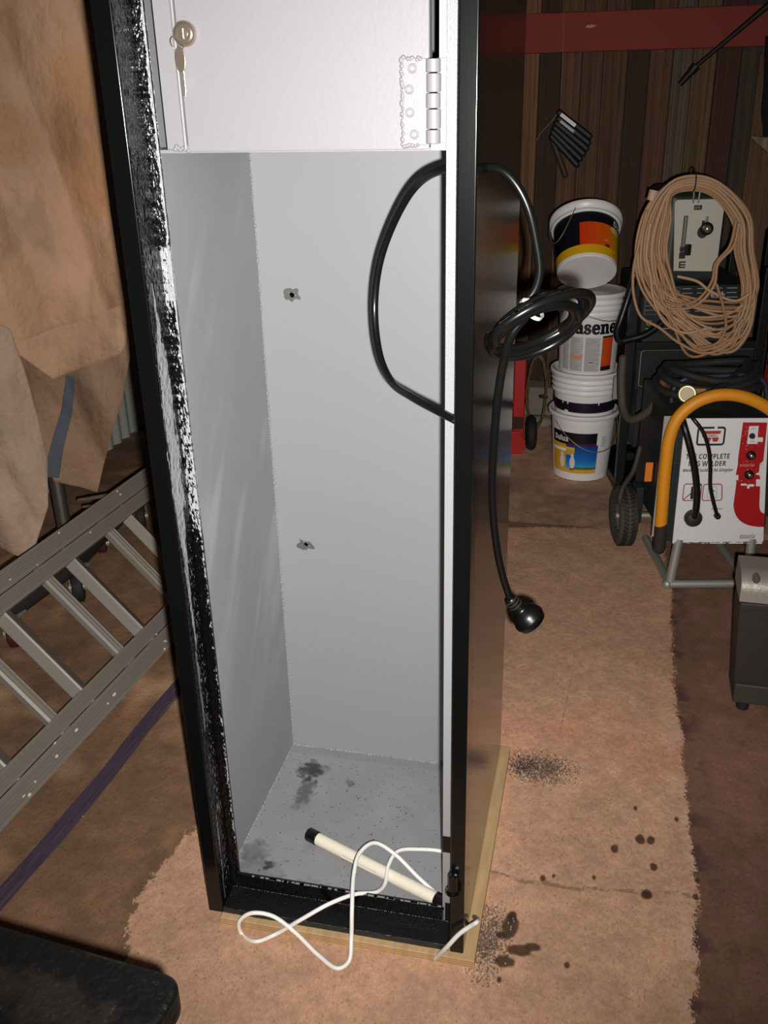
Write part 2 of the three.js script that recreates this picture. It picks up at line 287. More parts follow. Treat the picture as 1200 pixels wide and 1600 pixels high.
  // rows: [height, [black cover on the outer part, black cover on the inner edge]]
  const lipRows = [[1.01, [1.2, 0.1]], [hL(0), [1.2, 0.1]], [hL(100), [1.1, 0.1]], [hL(230), [0.95, 0.15]], [hL(330), [1.0, 0.4]], [hL(362), [1.05, 0.5]], [hL(375), [0.30, 0.05]], [hL(450), [0.38, 0.08]], [hL(468), [0.80, 0.45]], [hL(560), [0.95, 0.4]], [hL(640), [0.62, 0.45]], [hL(780), [0.58, 0.4]], [hL(860), [1.05, 0.6]], [hL(1000), [1.15, 0.75]], [hL(1200), [1.1, 0.6]], [hL(1300), [1.1, 0.6]], [hL(1350), [1.2, 0.9]], [-0.01, [1.2, 1.2]]];
  const lipTex = dtex(128, 2048, (u, v) => {
    const [a, b] = prof(lipRows, v), y = v * H, x = u * LW, c = mix(a, b, sst(0.55, 1.0, u + 0.1 * (fbm(y * 60, 3, 2) - 0.5)));
    const n = brush(x, y, 560, 230), k = n < c * 0.78 ? 0 : 1, e = clamp((n - c * 0.78) * 14 + 0.5); void k;
    const s = mix(0.04, 0.62, e); return [s, s, s * 1.01];
  });
  const lipM = P(0xffffff, 0.16, { map: lipTex, bumpMap: rep(lumps, 0.25, 9), bumpScale: 0.0022 });
  mesh('door_stop', box(FW, FW + LW, HB, H - FW, -RD - 0.005, -RD), lipM, cab);
  const revRows = [[1.01, [0.0, 0.0]], [hL(430), [0, 0]], [hL(455), [0.1, 0.12]], [hL(560), [0.62, 0.45]], [hL(660), [0.62, 0.7]], [hL(760), [0.75, 0.85]], [hL(800), [0.6, 0.3]], [hL(840), [0.4, 0.25]], [hL(900), [0.25, 0.2]], [hL(1000), [0.12, 0.12]], [hL(1140), [0.0, 0.12]], [hL(1280), [0.12, 0.08]], [hL(1345), [0.1, 0.05]], [hL(1360), [0, 0]], [-0.01, [0, 0]]];
  const revTex = dtex(128, 2048, (u, v) => {                          // u: front to back
    const [wide, at] = prof(revRows, v), y = v * H, n = 0.5 * vn(u * 9 + y * 8, y * 26) + 0.5 * vn(u * 40, y * 120);
    const c = sst(at > 0 ? 0.03 : -1, 0.12, wide) * wide, d = Math.abs(u - 0.35 - at * 0.1) / (0.1 + 0.45 * c);
    let e = wide > 0.02 && d + (n - 0.5) * 0.9 < c * 1.15 ? 1 : 0;
    if (v < hL(840) && v > hL(1370) && Math.abs(u - 0.62) < 0.2 && vn(u * 30, y * 160) > 0.8) e = 1;
    if (v < hL(1000) && v > hL(1400) && Math.abs(u - 0.3) < 0.035 && vn(3, y * 22) > 0.55) e = 0.7;
    const s = mix(0.045, 0.58, e); return [s, s, s * 1.01];
  });
  const rev = mesh('reveal_face', box(FW - 0.0004, FW + 0.0006, HB, H - FW, -RD, -0.0022), P(0xffffff, 0.16, { map: revTex, bumpMap: rep(lumps, 0.45, 8), bumpScale: 0.0022 }), cab);
  { const p = rev.geometry.attributes.position, uv = rev.geometry.attributes.uv; for (let i = 0; i < p.count; i++) uv.setXY(i, -p.getZ(i) / RD, p.getY(i) / H); }
  const ripTex = dtex(128, 2048, (u, v) => {                          // right stop: white, black specks along the outer edge
    const y = v * H, n = brush(u * LW, y, 500, 170), up = v > hR(720) ? 1 : 0;
    let e = 1; const amt = up * (v > hR(300) ? 0.34 : v > hR(450) ? 0.30 : 0.34) * sst(v > hR(300) ? 0.55 : 0.1, 1.0, u + 0.25 * (fbm(y * 9, 2, 2) - 0.5));
    if (n < amt + 0.02) e = 0;
    const w = fbm(y * 40, 1, 2) * 0.9;
    if (v < hR(1312) && v > hR(1338)) e = 0; if (v < hR(1365) && v > hR(1400) && u > 0.1 + w) e = 0; if (v < hR(1418)) e = u < 0.2 ? e : 0;
    const s = mix(0.04, 0.55, e); return [s, s, s * 1.005];
  });
  const rs = mesh('door_stop', box(CW - FW - LW - 0.0025, CW - FR, HB, H - FW, -RD - 0.005, -RD), P(0xffffff, 0.4, { map: ripTex, bumpMap: rep(lumps, 1, 40), bumpScale: 0.0003 }), cab); void rs;
  mesh('door_stop', box(FW + LW, CW - FW - LW, HB, HB + LB, -RD - 0.005, -RD), M.black, cab);
  const rim = []; for (let i = 0; i < 34; i++) { const x = FW + LW + (CW - 2 * FW - 2 * LW) * (0.06 + 0.9 * (i + rnd()) / 34); const l = rr(0.004, 0.02); rim.push(box(x, x + l, HB + LB - rr(0.0005, 0.0019), HB + LB + 0.0003, -RD - 0.002, -RD + 0.0004)); }
  mesh('bare_paint_edge', rim, M.grey, cab);
  mesh('door_stop', box(FW + LW, CW - FW - LW, H - FW - LB, H - FW, -RD - 0.005, -RD), M.black, cab);
  // weld beads
  const bead = (name, A, B, r, n, mat, wob = 0.5) => {
    const list = []; for (let i = 0; i < n; i++) { const t = (i + rr(0.2, 0.8)) / n, s = r * rr(1 - wob, 1 + wob); list.push(new THREE.SphereGeometry(s, 7, 5).scale(1.1, 1.1, 1.1).translate(mix(A[0], B[0], t) + rr(-1, 1) * r * 0.3, mix(A[1], B[1], t), mix(A[2], B[2], t) + rr(-1, 1) * r * 0.3)); }
    return mesh(name, list, mat, cab);
  };
  bead('weld_bead', [XI, YF, -ZI], [XI, 1.27, -ZI], 0.0022, 260, M.grey);
  bead('weld_bead', [XI, YF, -ZI], [CW - XI, YF, -ZI], 0.0028, 110, M.grey, 0.7);
  bead('weld_bead', [XI, YF, -ZI], [XI, YF, -RD - 0.02], 0.0024, 90, M.grey, 0.6);
  bead('weld_seam', [CW - 0.0015, 0.004, -RD - 0.0012], [CW - 0.0015, H, -RD - 0.0012], 0.0011, 420, M.black, 0.6);
  bead('weld_seam', [FW, HB, -RD], [CW - FW, HB, -RD], 0.002, 70, M.black, 0.7);
  // two ragged holes in the back
  const hole = (px, py, k) => {
    const c = onZ(px, py, -ZI).sub(cab.position), sh = new THREE.Shape(), n = 26;
    for (let i = 0; i < n; i++) { const a = i / n * 6.283, r = 0.0115 * (0.75 + 0.75 * vn(i * 0.7 + k * 9, k * 3)) * (1 + 0.28 * Math.cos(2 * a)); i ? sh.lineTo(Math.cos(a) * r, Math.sin(a) * r) : sh.moveTo(Math.cos(a) * r, Math.sin(a) * r); }
    const bh = new THREE.Path(); bh.absarc(0, 0, BR, 0, Math.PI * 2); sh.holes.push(bh);
    const f = mesh('bare_patch', extrude(sh, 0.0008).translate(c.x, c.y, c.z), S(0x5f5e5b, 0.6, { metalness: 0.2 }), cab);
    const flaps = []; for (let i = 0; i < 5; i++) { const a = i * 1.3 + k; flaps.push(along(new THREE.ConeGeometry(0.0016, 0.0042, 5), V(Math.cos(a), Math.sin(a), 0.3)).translate(c.x + Math.cos(a) * 0.0088, c.y + Math.sin(a) * 0.0076, c.z + 0.001)); }
    mesh('metal_burr', flaps, S(0x8d8a84, 0.5, { metalness: 0.5 }), f);
  };
  hole(456, 461, 1); hole(478, 851, 2);
  { const c = onZ(703, 1395, 0.0).sub(cab.position); void c; }
  // hinge pin on the foot of the right stile
  const hp = onZ(708, 1385, 0.006).sub(cab.position);
  const pin = mesh('hinge_pin', lathe([[0, 0], [0.011, 0], [0.0115, 0.003], [0.0095, 0.006], [0.0075, 0.008], [0.0075, 0.036], [0.0068, 0.038], [0, 0.038]], 20), M.black, cab);
  pin.position.set(hp.x, hp.y - 0.012, 0.0075);
  const hb = mesh('weld_seam', [0, 1, 2, 3, 4, 5].map((i) => new THREE.SphereGeometry(0.004, 8, 6).translate(hp.x + (i - 2.5) * 0.003, hp.y - 0.012 + rr(-0.002, 0.002), 0.0015)), M.black, cab); void hb;
  // small screw holes in the floor sheet near the sill
  for (const [x, y] of [[468, 1378], [502, 1382], [643, 1408]]) { const p = onY(x, y, CY + YF + 0.004).sub(cab.position); mesh('rivet', new THREE.SphereGeometry(0.004, 10, 8, 0, 6.3, 0, 1.57).translate(p.x, YF, p.z), S(0x6a625c, 0.6), cab); }
}
// ammunition compartment: shelf, jambs, small door
{
  const zd = -RD - 0.011, y0 = hOf(0.25, zd, 236.5), H = CH, X = (px, py, z) => onZ(px, py, z).x;
  const xl = X(265.5, 0, zd + 0.003), xr = X(670, 60, zd);
  mesh('compartment_shelf', box(XI, CW - XI, y0 - 0.001, y0 + 0.003, -ZI, zd - 0.012), M.white, cab);
  const door = mesh('compartment_door', rbox(xl + 0.0035, xr, y0 + 0.001, H - 0.01, zd - 0.003, zd, 0.001), M.white, cab);
  mesh('edge_bead', [rod([xl + 0.001, y0 + 0.004, zd + 0.002], [xl + 0.001, H - 0.01, zd + 0.002], 0.0021, 0.0021, 12), box(xl - 0.0006, xl + 0.0028, y0 + 0.004, H - 0.01, zd - 0.004, zd + 0.001)], M.white, door);
  const js = mesh('door_jamb', box(X(242.5, 60, zd), xl - 0.001, y0 + 0.004, H - 0.01, zd - 0.0045, zd - 0.002), M.white, cab); void js;
  const jr = X(690, 120, zd), jr0 = X(686, 60, zd);
  mesh('door_jamb', box(jr0, CW - XI - 0.002, y0, H - 0.01, zd - 0.006, zd - 0.002), S(0xa5a29c, 0.5), cab);
  mesh('door_jamb', box(X(672, 20, zd - 0.03), X(675.5, 20, zd - 0.03), y0 + 0.004, H - 0.01, zd - 0.03, zd - 0.012), M.grey, cab);
  mesh('compartment_sill', box(xr + 0.002, jr0 + 0.008, y0, y0 + 0.009, zd - 0.006, zd - 0.0005), M.white, cab);
  // weld lump at the corner
  const wl = []; for (let i = 0; i < 12; i++) wl.push(new THREE.SphereGeometry(rr(0.002, 0.0036), 8, 6).translate(xl - 0.014 + i * 0.0016, y0 + 0.004 + rr(-0.002, 0.003), zd + rr(-0.001, 0.001)));
  mesh('weld_bead', wl, M.white, cab);
  // hinge: leaf with welded rim, screws, knuckles
  const q = (px, py) => { const p = onZ(px, py, zd); return [p.x, p.y - CY]; };
  const [lx0, ly1] = q(628, 92), [lx1, ly0] = q(668, 226);
  const leaf = mesh('hinge_leaf', rbox(lx0, lx1, ly0, ly1, zd, zd + 0.0022, 0.0008), M.white, door);
  const wb = [], per = [[lx0, ly1, lx1 - 0.008, ly1], [lx0, ly1, lx0, ly0 + 0.002], [lx0, ly0, lx1 - 0.01, ly0]];
  for (const [a, b, c, d] of per) { const n = Math.round(Math.hypot(c - a, d - b) / 0.0024); for (let i = 0; i <= n; i++) { const t = i / n; wb.push(new THREE.SphereGeometry(rr(0.0016, 0.003), 7, 5).translate(mix(a, c, t) + rr(-0.0012, 0.0012), mix(b, d, t) + rr(-0.0015, 0.0015), zd + 0.001)); } }
  mesh('weld_bead', wb, M.white, leaf);
  for (const [x, y] of [[645, 107], [640, 140], [641, 176], [648, 210]]) { const [a, b] = q(x, y); mesh('screw', along(new THREE.TorusGeometry(0.0042, 0.0012, 6, 16), V(0, 1, 0)).translate(a, b, zd + 0.0024), M.white, leaf); }
  const [hx] = q(678, 150), seg = [[90, 113], [113, 144], [144, 169], [169, 201], [201, 224]];
  seg.forEach(([a, b], i) => { const ya = q(678, a)[1], yb = q(678, b)[1]; mesh('hinge_knuckle', lathe([[0, 0], [0.0078, 0], [0.0086, 0.0008], [0.0086, ya - yb - 0.0018], [0.0078, ya - yb - 0.001], [0, ya - yb - 0.001]], 24).translate(hx + (i % 2 ? 0.0006 : 0), yb, zd + 0.004), M.white, leaf); });
  mesh('hinge_leaf', rbox(hx + 0.004, jr0 + 0.013, ly0 + 0.002, ly1, zd - 0.002, zd + 0.0006, 0.0006), M.white, cab);
  // cam lock
  const lk = onZ(290.5, 53, zd).sub(cab.position);
  const lock = mesh('cam_lock', along(lathe([[0, 0], [0.0125, 0], [0.0142, 0.0015], [0.0142, 0.006], [0.0118, 0.0085], [0.0085, 0.0095], [0.0082, 0.0085], [0, 0.0085]], 36), V(0, 0, 1)).translate(lk.x, lk.y, zd), M.chrome, cab);
  mesh('lock_plug', along(cyl(0.0055, 0.0058, 0.0012, 20), V(0, 0, 1)).translate(lk.x, lk.y, zd + 0.009), M.steel, lock);
  const k0 = V(lk.x, lk.y + CY, zd + 0.012);
  const key = thing('key', 'small steel key hanging from the cam lock of the white compartment door', 'key', [k0.x - 0.003, k0.y - 0.012, k0.z]);
  const bow = new THREE.Shape(); bow.absellipse(0, -0.014, 0.0062, 0.014, 0, 6.283);
  mesh('bow', extrude(bow, 0.002, 0.0004).translate(-0.002, -0.002, -0.001), M.chrome, key);
  mesh('blade', extrude(poly([[-0.0035, -0.028], [0.0015, -0.028], [0.0018, -0.05], [0.0006, -0.056], [-0.0022, -0.056], [-0.0034, -0.05]]), 0.0016, 0.0003).translate(-0.0006, 0, -0.0008), S(0xf2efe8, 0.25, { metalness: 0.9 }), key);
  mesh('key_ring', new THREE.TorusGeometry(0.0085, 0.0007, 8, 32).rotateY(0.9).rotateZ(0.5).translate(-0.004, 0.002, 0), M.chrome, key);
  mesh('key_head', rbox(-0.002, 0.004, 0.006, 0.018, -0.003, -0.0012, 0.0006), M.chrome, key);
}
// ------------------------------------------------------------------ plywood under the cabinet
{
  const g = thing('plywood_board', 'thin plywood board lying under the black steel cabinet', 'board');
  const r = onY(797, 1167, 0.018), fr = onY(741, 1498, 0.018), fl = onY(345, 1432, 0.018);
  const edge = dtex(64, 64, (u, v) => { const k = 0.62 + 0.3 * Math.abs(((v * 4) % 1) - 0.5) + 0.12 * vn(u * 60, v * 9); return [k * 1.0, k * 0.78, k * 0.5]; });
  const sh = poly([[fl.x, 0.009], [fr.x, 0.009], [r.x, -CD - 0.004], [fl.x, -CD - 0.004]].map(([x, z]) => [x, -z]));
  const pl = extrude(sh, 0.0175, 0.0006).rotateX(-Math.PI / 2);
  const plyTex = dtex(256, 256, (u, v) => { const k = 0.86 + 0.1 * vn(u * 60, v * 6) + 0.06 * vn(u * 14, v * 3); return [k, k * 0.985, k * 0.96]; }, true, [3, 3]);
  const top = S(0xcfae82, 0.6, { map: plyTex }); void edge;
  const m = mesh('board', pl, top, g);
  const L = []; for (const y of [0.0045, 0.009, 0.0135]) L.push(box(fl.x, fr.x, y - 0.0007, y + 0.0007, 0.0088, 0.0098));
  mesh('veneer_line', L, S(0x9a7448, 0.8), m);
}

// ------------------------------------------------------------------ black power cord through the cabinet side
const printTex = dtex(512, 32, (u, v) => {
  const a = u * 14, i = Math.floor(a), f = a - i, on = v > 0.465 && v < 0.545 && f < 0.4 + 0.5 * hash(i, 3) && hash((u * 512) | 0, (v * 8) | 0) > 0.28;
  const s = on ? 0.42 : 0.06; return [s, s, s * 1.01];
}, true, [1, 1]);
const CR = 0.0057;
{
  const g = thing('power_cord', 'thick black power cord looped inside the cabinet and hanging coiled from its side', 'cord');
  const cordM = P(0xffffff, 0.27, { map: rep(printTex, 4, 1) });
  const Z = (l) => l.map(([x, y, z]) => onZ(x, y, z));
  const hole = V(CW, onZ(762, 262, -0.097).y, -0.097);
  const inner = Z([[711, 656, -0.032], [682, 641, -0.05], [645, 621, -0.085], [612, 597, -0.13], [593, 555, -0.17], [585, 485, -0.2], [592, 415, -0.2], [614, 350, -0.19], [648, 292, -0.165], [690, 265, -0.125]]);
  const outer = Z([[766, 262, -0.094], [785, 267, -0.088], [806, 288, -0.085], [825, 325, -0.085], [838, 380, -0.088], [843, 425, -0.09], [836, 452, -0.09], [818, 476, -0.088]]);
  mesh('cable', tube([...inner, V(CW - 0.012, hole.y + 0.002, -0.102), hole, ...outer], CR, 260, 14), cordM, g);
  // the hanging coil: three turns seen nearly edge-on
  const turn = [], T = [[854, 498, 88, 34, -25, 0], [842, 500, 80, 20, -31, 0.02], [838, 512, 80, 40, -22, -0.02], [832, 516, 70, 26, -27, 0.008]], NT = T.length;
  T.forEach(([cx, cy, a, b, deg, dz], k) => {
    const n = 22; for (let i = 0; i < n; i++) {
      const th = Math.PI * 1.12 - i / n * Math.PI * 2, t = (k + i / n) / NT, A = deg * Math.PI / 180;
      const nx = T[Math.min(NT - 1, k + 1)], f = i / n, ca = mix(a, nx[2], f), cb = mix(b, nx[3], f), ccx = mix(cx, nx[0], f), ccy = mix(cy, nx[1], f), zz = mix(dz, nx[5], f);
      const ex = ca * Math.cos(th), ey = cb * Math.sin(th);
      turn.push(onZ(ccx + ex * Math.cos(A) - ey * Math.sin(A), ccy + ex * Math.sin(A) + ey * Math.cos(A), -0.055 + zz - 0.045 * Math.sin(th) - 0.02 * Math.cos(th))); void t;
    }
  });
  const c0 = Z([[818, 476, -0.088], [800, 498, -0.075]]);
  const tail = Z([[822, 492, -0.03], [800, 522, -0.03], [787, 566, -0.04], [778, 620, -0.05], [772, 690, -0.07], [769, 760, -0.09], [773, 830, -0.12], [783, 890, -0.15], [797, 936, -0.18]]);
  mesh('cable', tube([...c0, ...turn], CR, 560, 12), cordM, g);
  mesh('cable', tube([...turn.slice(-3), ...tail], CR, 200, 12), cordM, g);
  const core = onZ(711, 656, -0.032), dir = core.clone().sub(inner[1]).normalize();
  mesh('wire_core', [rod(core, core.clone().addScaledVector(dir, 0.008), 0.0024), rod(core.clone().add(V(0.001, 0.0035, 0)), core.clone().addScaledVector(dir, 0.007).add(V(0.001, 0.0035, 0)), 0.0018)], S(0x2f8a57, 0.5), g).userData.label = 'green wire core at the cut end';
  // plug
  const p0 = tail[tail.length - 1], ax = V(0.62, -0.72, -0.12).normalize();
  const q = (geo, t) => { const G = along(geo, ax), c = p0.clone().addScaledVector(ax, t); return G.translate(c.x, c.y, c.z); };
  const plug = mesh('plug', q(lathe([[0, -0.004], [0.0085, -0.004], [0.0098, 0.002], [0.0105, 0.022], [0.013, 0.026], [0.0195, 0.03], [0.0235, 0.037], [0.025, 0.043], [0.0262, 0.0445], [0.0262, 0.049], [0.0245, 0.0505], [0.0235, 0.056], [0, 0.056]], 36), 0), M.blackPlastic, g);
  const ribs = [0.002, 0.008, 0.014].map((t) => q(new THREE.TorusGeometry(0.0102, 0.0014, 6, 20).rotateX(Math.PI / 2), t)); mesh('strain_relief', ribs, M.darkRubber, plug);
  const up = ax.clone().cross(V(0, 0, 1)).normalize(), base = p0.clone().addScaledVector(ax, 0.056);
  for (const [s, k] of [[0.007, 0.004], [-0.007, 0.004], [0, -0.009]]) { const c = base.clone().addScaledVector(up, s).add(V(0, 0, k)); mesh('pin', rod(c, c.clone().addScaledVector(ax, 0.016), 0.0019), M.steel, plug); }
  // cable tie
  const t0 = onZ(829, 485, -0.055), td = onZ(800, 522, -0.05).sub(onZ(850, 462, -0.05)).normalize();
  const tie = thing('cable_tie', 'white nylon cable tie binding the hanging coil of black cord', 'cable tie', t0.toArray());
  const ring = new THREE.Shape(); ring.absellipse(0, 0, 0.0175, 0.033, 0, 6.283); const hl = new THREE.Path(); hl.absellipse(0, 0, 0.016, 0.0315, 0, 6.283); ring.holes.push(hl);
  const rg = extrude(ring, 0.0046); const m4 = new THREE.Matrix4().lookAt(V(0, 0, 0), td, V(0, 0, 1)); rg.applyMatrix4(m4);
  mesh('strap', rg, M.cordWhite, tie);
  const hd = onZ(822, 472, -0.028).sub(t0); mesh('ratchet_head', rbox(-0.0045, 0.0045, -0.0045, 0.0045, -0.004, 0.004, 0.001).translate(hd.x, hd.y, hd.z), M.cordWhite, tie);
}
// ------------------------------------------------------------------ dehumidifier rod with its white lead
{
  const yf = CY + YF, r = 0.0128, a = onY(482, 1303, yf + r), b = onY(712, 1420, yf + r), d = b.clone().sub(a).normalize();
  const g = thing('dehumidifier_rod', 'cream dehumidifier rod with black end caps and white lead on the cabinet floor', 'dehumidifier', [a.x, yf, a.z]);
  const A = V(0, r, 0), at = (t) => A.clone().addScaledVector(d, t);
  const tubeM = S(0xf1e6d2, 0.42);
    for (const [s, t] of [[0, 1], [0.285, 1]]) mesh('end_cap', along(lathe([[0, 0], [r * 0.9, 0], [r, 0.0015], [r, 0.022], [r * 0.9, 0.0235], [0, 0.0235]], 28), d).translate(...at(s).toArray()), M.blackPlastic, g), void t;
  const n = d.clone().cross(V(0, 1, 0)).normalize();
  const slot = (t, l) => { const c = at(t).addScaledVector(n, r * 0.86).add(V(0, r * 0.12, 0)); return along(box(-0.0028, 0.0028, -l / 2, l / 2, -0.0028, 0.0028), d).translate(c.x, c.y, c.z); };
  const pipe = cut(rod(at(0.02), at(0.285), r * 0.9, r * 0.9, 28), rod(at(0.01), at(0.3), r * 0.76, r * 0.76, 24));
  mesh('rod_body', cut(pipe, slot(0.125, 0.075)), tubeM, g);
  const W = (l) => l.map(([x, y, h, m]) => (m ? onZ(x, y, m) : onY(x, y, h)).sub(g.position));
  const c = W([[722, 1347, yf + 0.012], [693, 1331, yf + 0.012], [655, 1327, yf + 0.02], [622, 1330, yf + 0.03], [607, 1352, yf + 0.028], [601, 1382, yf + 0.022], [588, 1394, yf + 0.03], [556, 1397, CY + 0.045], [515, 1412, CY + 0.05], [470, 1437, 0, 0.012], [430, 1460, 0, 0.016], [400, 1471, 0.008], [378, 1460, 0, 0.02], [374, 1440, 0, 0.022], [392, 1427, 0, 0.018], [425, 1431, 0, 0.012], [460, 1456, 0, 0.02], [497, 1492, 0.008], [528, 1513, 0.006], [545, 1502, 0.008], [549, 1465, 0.03], [550, 1420, CY + 0.058], [553, 1365, yf + 0.07], [562, 1333, yf + 0.075], [585, 1317, yf + 0.07], [615, 1333, yf + 0.045], [655, 1372, yf + 0.02], [694, 1406, yf + 0.006], [722, 1425, yf + 0.005]]);
  mesh('lead', tube(c, 0.0036, 420, 10), M.cordWhite, g);
  const e = [onX(737, 1431, CW - 0.004), onX(741, 1433, CW + 0.008), onX(746, 1437, CW + 0.02), onX(745, 1441, CW + 0.022), onZ(735, 1447, 0.008), onZ(718, 1459, 0.014), onZ(698, 1480, 0.02), onY(680, 1497, 0.006)].map((p) => p.sub(g.position));
  mesh('lead', tube(e, 0.0038, 80, 10), S(0xdcd8d0, 0.45), g);
}
// ------------------------------------------------------------------ buckets by the plank wall
function pailGeo(r0, r1, h, lid, rings = 2) {
  const p = [[0, 0], [r0 - 0.004, 0], [r0, 0.004]];
  const R = (y) => mix(r0, r1, y / h);
  const top = h - 0.022 - 0.02 * rings;
  p.push([R(top), top]);
  for (let k = 0; k < rings; k++) { const y = top + k * 0.02; p.push([R(y) + 0.001, y + 0.002], [R(y) + 0.008, y + 0.004], [R(y) + 0.0085, y + 0.009], [R(y) + 0.001, y + 0.012]); }
  p.push([r1 + 0.002, h - 0.018], [r1 + 0.011, h - 0.016], [r1 + 0.012, h - 0.003], [r1 + 0.009, h]);
  if (lid) p.push([r1 - 0.004, h], [r1 - 0.006, h - 0.006], [0, h - 0.006]);
  else p.push([r1 - 0.001, h], [r1 - 0.003, h - 0.02], [r0 - 0.004, 0.006], [0, 0.006]);
  return lathe(p, 64);
}
// a printed label wrapped round the pail: local angles from the +z side
function wrap(r0, r1, h, y0, y1, a0, a1, tex, parent, name = 'label') {
  const n = 40, g = new THREE.BufferGeometry(), pos = [], uv = [], idx = [];
  for (const s of [0, 1]) for (let i = 0; i <= n; i++) for (let j = 0; j < 2; j++) { const a = mix(a0, a1, i / n), y = j ? y1 : y0, r = mix(r0, r1, y / h) + (s ? -0.0008 : 0.0007); pos.push(Math.sin(a) * r, y, Math.cos(a) * r); uv.push(i / n, j); }
  for (const s of [0, 1]) for (let i = 0; i < n; i++) { const k = s * (n + 1) * 2 + i * 2; s ? idx.push(k, k + 1, k + 2, k + 1, k + 3, k + 2) : idx.push(k, k + 2, k + 1, k + 1, k + 2, k + 3); }
  g.setAttribute('position', new THREE.Float32BufferAttribute(pos, 3)); g.setAttribute('uv', new THREE.Float32BufferAttribute(uv, 2)); g.setIndex(idx); g.computeVertexNormals();
  return mesh(name, g, P(0xffffff, 0.38, { map: tex }), parent);
}
function bail(g, r, y, drop, side) { // wire handle hanging on the front
  const l = []; for (let i = 0; i <= 16; i++) { const t = i / 16, a = mix(-1.45, 1.45, t) + side; l.push([Math.sin(a) * (r + 0.009), y - drop * Math.sin(t * Math.PI), Math.cos(a) * (r + 0.009 + 0.01 * Math.sin(t * Math.PI))]); }
  return mesh('wire_handle', tube(l, 0.0018, 60, 6), M.wire, g);
}
const BX = 0.556, BZ = -2.266, BA = 0.08;
{
  const h = 0.256, r0 = 0.1, r1 = 0.117;
  const a = thing('paint_bucket', 'white paint bucket with yellow and blue printed label, lowest of the stack', 'bucket', [BX, 0, BZ], BA);
  mesh('bucket_body', pailGeo(r0, r1, h, false, 0), M.pail, a);
  const lab = canvas(768, 512, (c, w, H) => {
    c.fillStyle = '#eceaea'; c.fillRect(0, 0, w, H);
    c.fillStyle = '#15141c'; c.fillRect(0, 0, w * 0.965, H * 0.3);
    c.fillStyle = '#5a1a2a'; c.fillRect(w * 0.4, H * 0.25, w * 0.565, H * 0.05);
    const sk = c.createLinearGradient(0, H * 0.3, 0, H); sk.addColorStop(0, '#123a86'); sk.addColorStop(0.55, '#1672c0'); sk.addColorStop(0.85, '#4aa6cf'); sk.addColorStop(1, '#8fc3c0');
    c.fillStyle = sk; c.fillRect(w * 0.3, H * 0.3, w * 0.7, H * 0.6);
    c.fillStyle = '#d9a21c'; c.fillRect(0, H * 0.3, w * 0.36, H * 0.7); c.fillStyle = '#c48f14'; for (let i = 0; i < 9; i++) c.fillRect(0, H * (0.4 + i * 0.065), w * 0.3, 3);
    c.fillStyle = '#e6b43a'; c.fillRect(w * 0.2, H * 0.36, w * 0.34, H * 0.14);
    c.fillStyle = '#caa23c'; c.fillRect(w * 0.02, H * 0.42, w * 0.5, H * 0.13); c.fillStyle = '#f4efe2'; c.fillRect(0, H * 0.41, w * 0.36, H * 0.07);
    c.fillStyle = '#3f6b3a'; for (let i = 0; i < 14; i++) { c.beginPath(); c.arc(w * (0.56 + i * 0.034), H * 0.88, 16 + 8 * hash(i, 2), 0, 7); c.fill(); }
    c.fillStyle = '#d8a63a'; c.fillRect(0, H * 0.9, w, H * 0.1);
    c.fillStyle = '#dfd8d2'; for (const [x, s] of [[0.27, 1], [0.5, 0.92]]) { c.beginPath(); c.ellipse(w * x, H * 0.74, 46 * s, 84 * s, 0, 0, 7); c.fill(); c.beginPath(); c.arc(w * x, H * 0.56, 26 * s, 0, 7); c.fill(); }
    c.fillStyle = '#8a4a2a'; c.fillRect(w * 0.45, H * 0.88, 70, 26);
    c.fillStyle = '#f2f2f2'; c.font = 'bold 96px sans-serif'; c.fillText('Dulux', w * 0.06, H * 0.235);
  });
  wrap(r0, r1, h, 0.032, 0.19, -1.2, 0.5, lab, a);
  const small = canvas(256, 128, (c, w, H) => { c.fillStyle = '#e6e3e2'; c.fillRect(0, 0, w, H); c.fillStyle = '#555'; for (let i = 0; i < 6; i++) c.fillRect(30, 20 + i * 16, 90 + 60 * hash(i, 1), 4); });
  wrap(r0, r1, h, 0.125, 0.18, 0.56, 0.95, small, a, 'small_print');
  bail(a, r1, h - 0.03, 0.1, 0.5);
  // nested bucket
  const b = thing('paint_bucket', 'white bucket nested in the bucket below, black band under its rim', 'bucket', [BX, 0.012 + 0.14, BZ], BA);
  mesh('bucket_body', pailGeo(r0, r1, h, false, 3), M.pail, b);
  const band = canvas(512, 32, (c, w, H) => { c.fillStyle = '#17161c'; c.fillRect(0, 0, w, H); c.fillStyle = '#ddd'; for (const x of [0.3, 0.24, 0.62, 0.86]) c.fillRect(w * x, 0, 8, 7); c.fillRect(w * 0.27, H - 6, 22, 6); });
  wrap(r0 + 0.0008, r1 + 0.0008, h, 0.113, 0.15, -1.6, 1.6, band, b, 'black_band');
  const t = thing('solvent_bucket', 'white bucket with large black lettering and orange warning panel on its label', 'bucket', [BX, 0.398, BZ], BA);
  const h2 = 0.287; mesh('bucket_body', pailGeo(0.1, 0.108, h2, true, 3), M.pail, t);
  const lab2 = canvas(1024, 768, (c, w, H) => {
    c.fillStyle = '#dcdad8'; c.fillRect(0, 0, w, H);
    c.fillStyle = '#141414'; c.font = 'bold 225px serif'; c.lineWidth = 16; c.strokeStyle = '#141414'; c.strokeText('masene', w * 0.07, H * 0.3); c.fillText('masene', w * 0.07, H * 0.3);
    c.fillStyle = '#9b9997'; c.font = '12px sans-serif';
    const col = (x, x1, y0, y1) => { for (let y = y0; y < y1; y += 9) c.fillRect(w * x, H * y / 100 * 1, (w * (x1 - x)) * (0.7 + 0.3 * hash(y | 0, x * 100 | 0)), 5); };
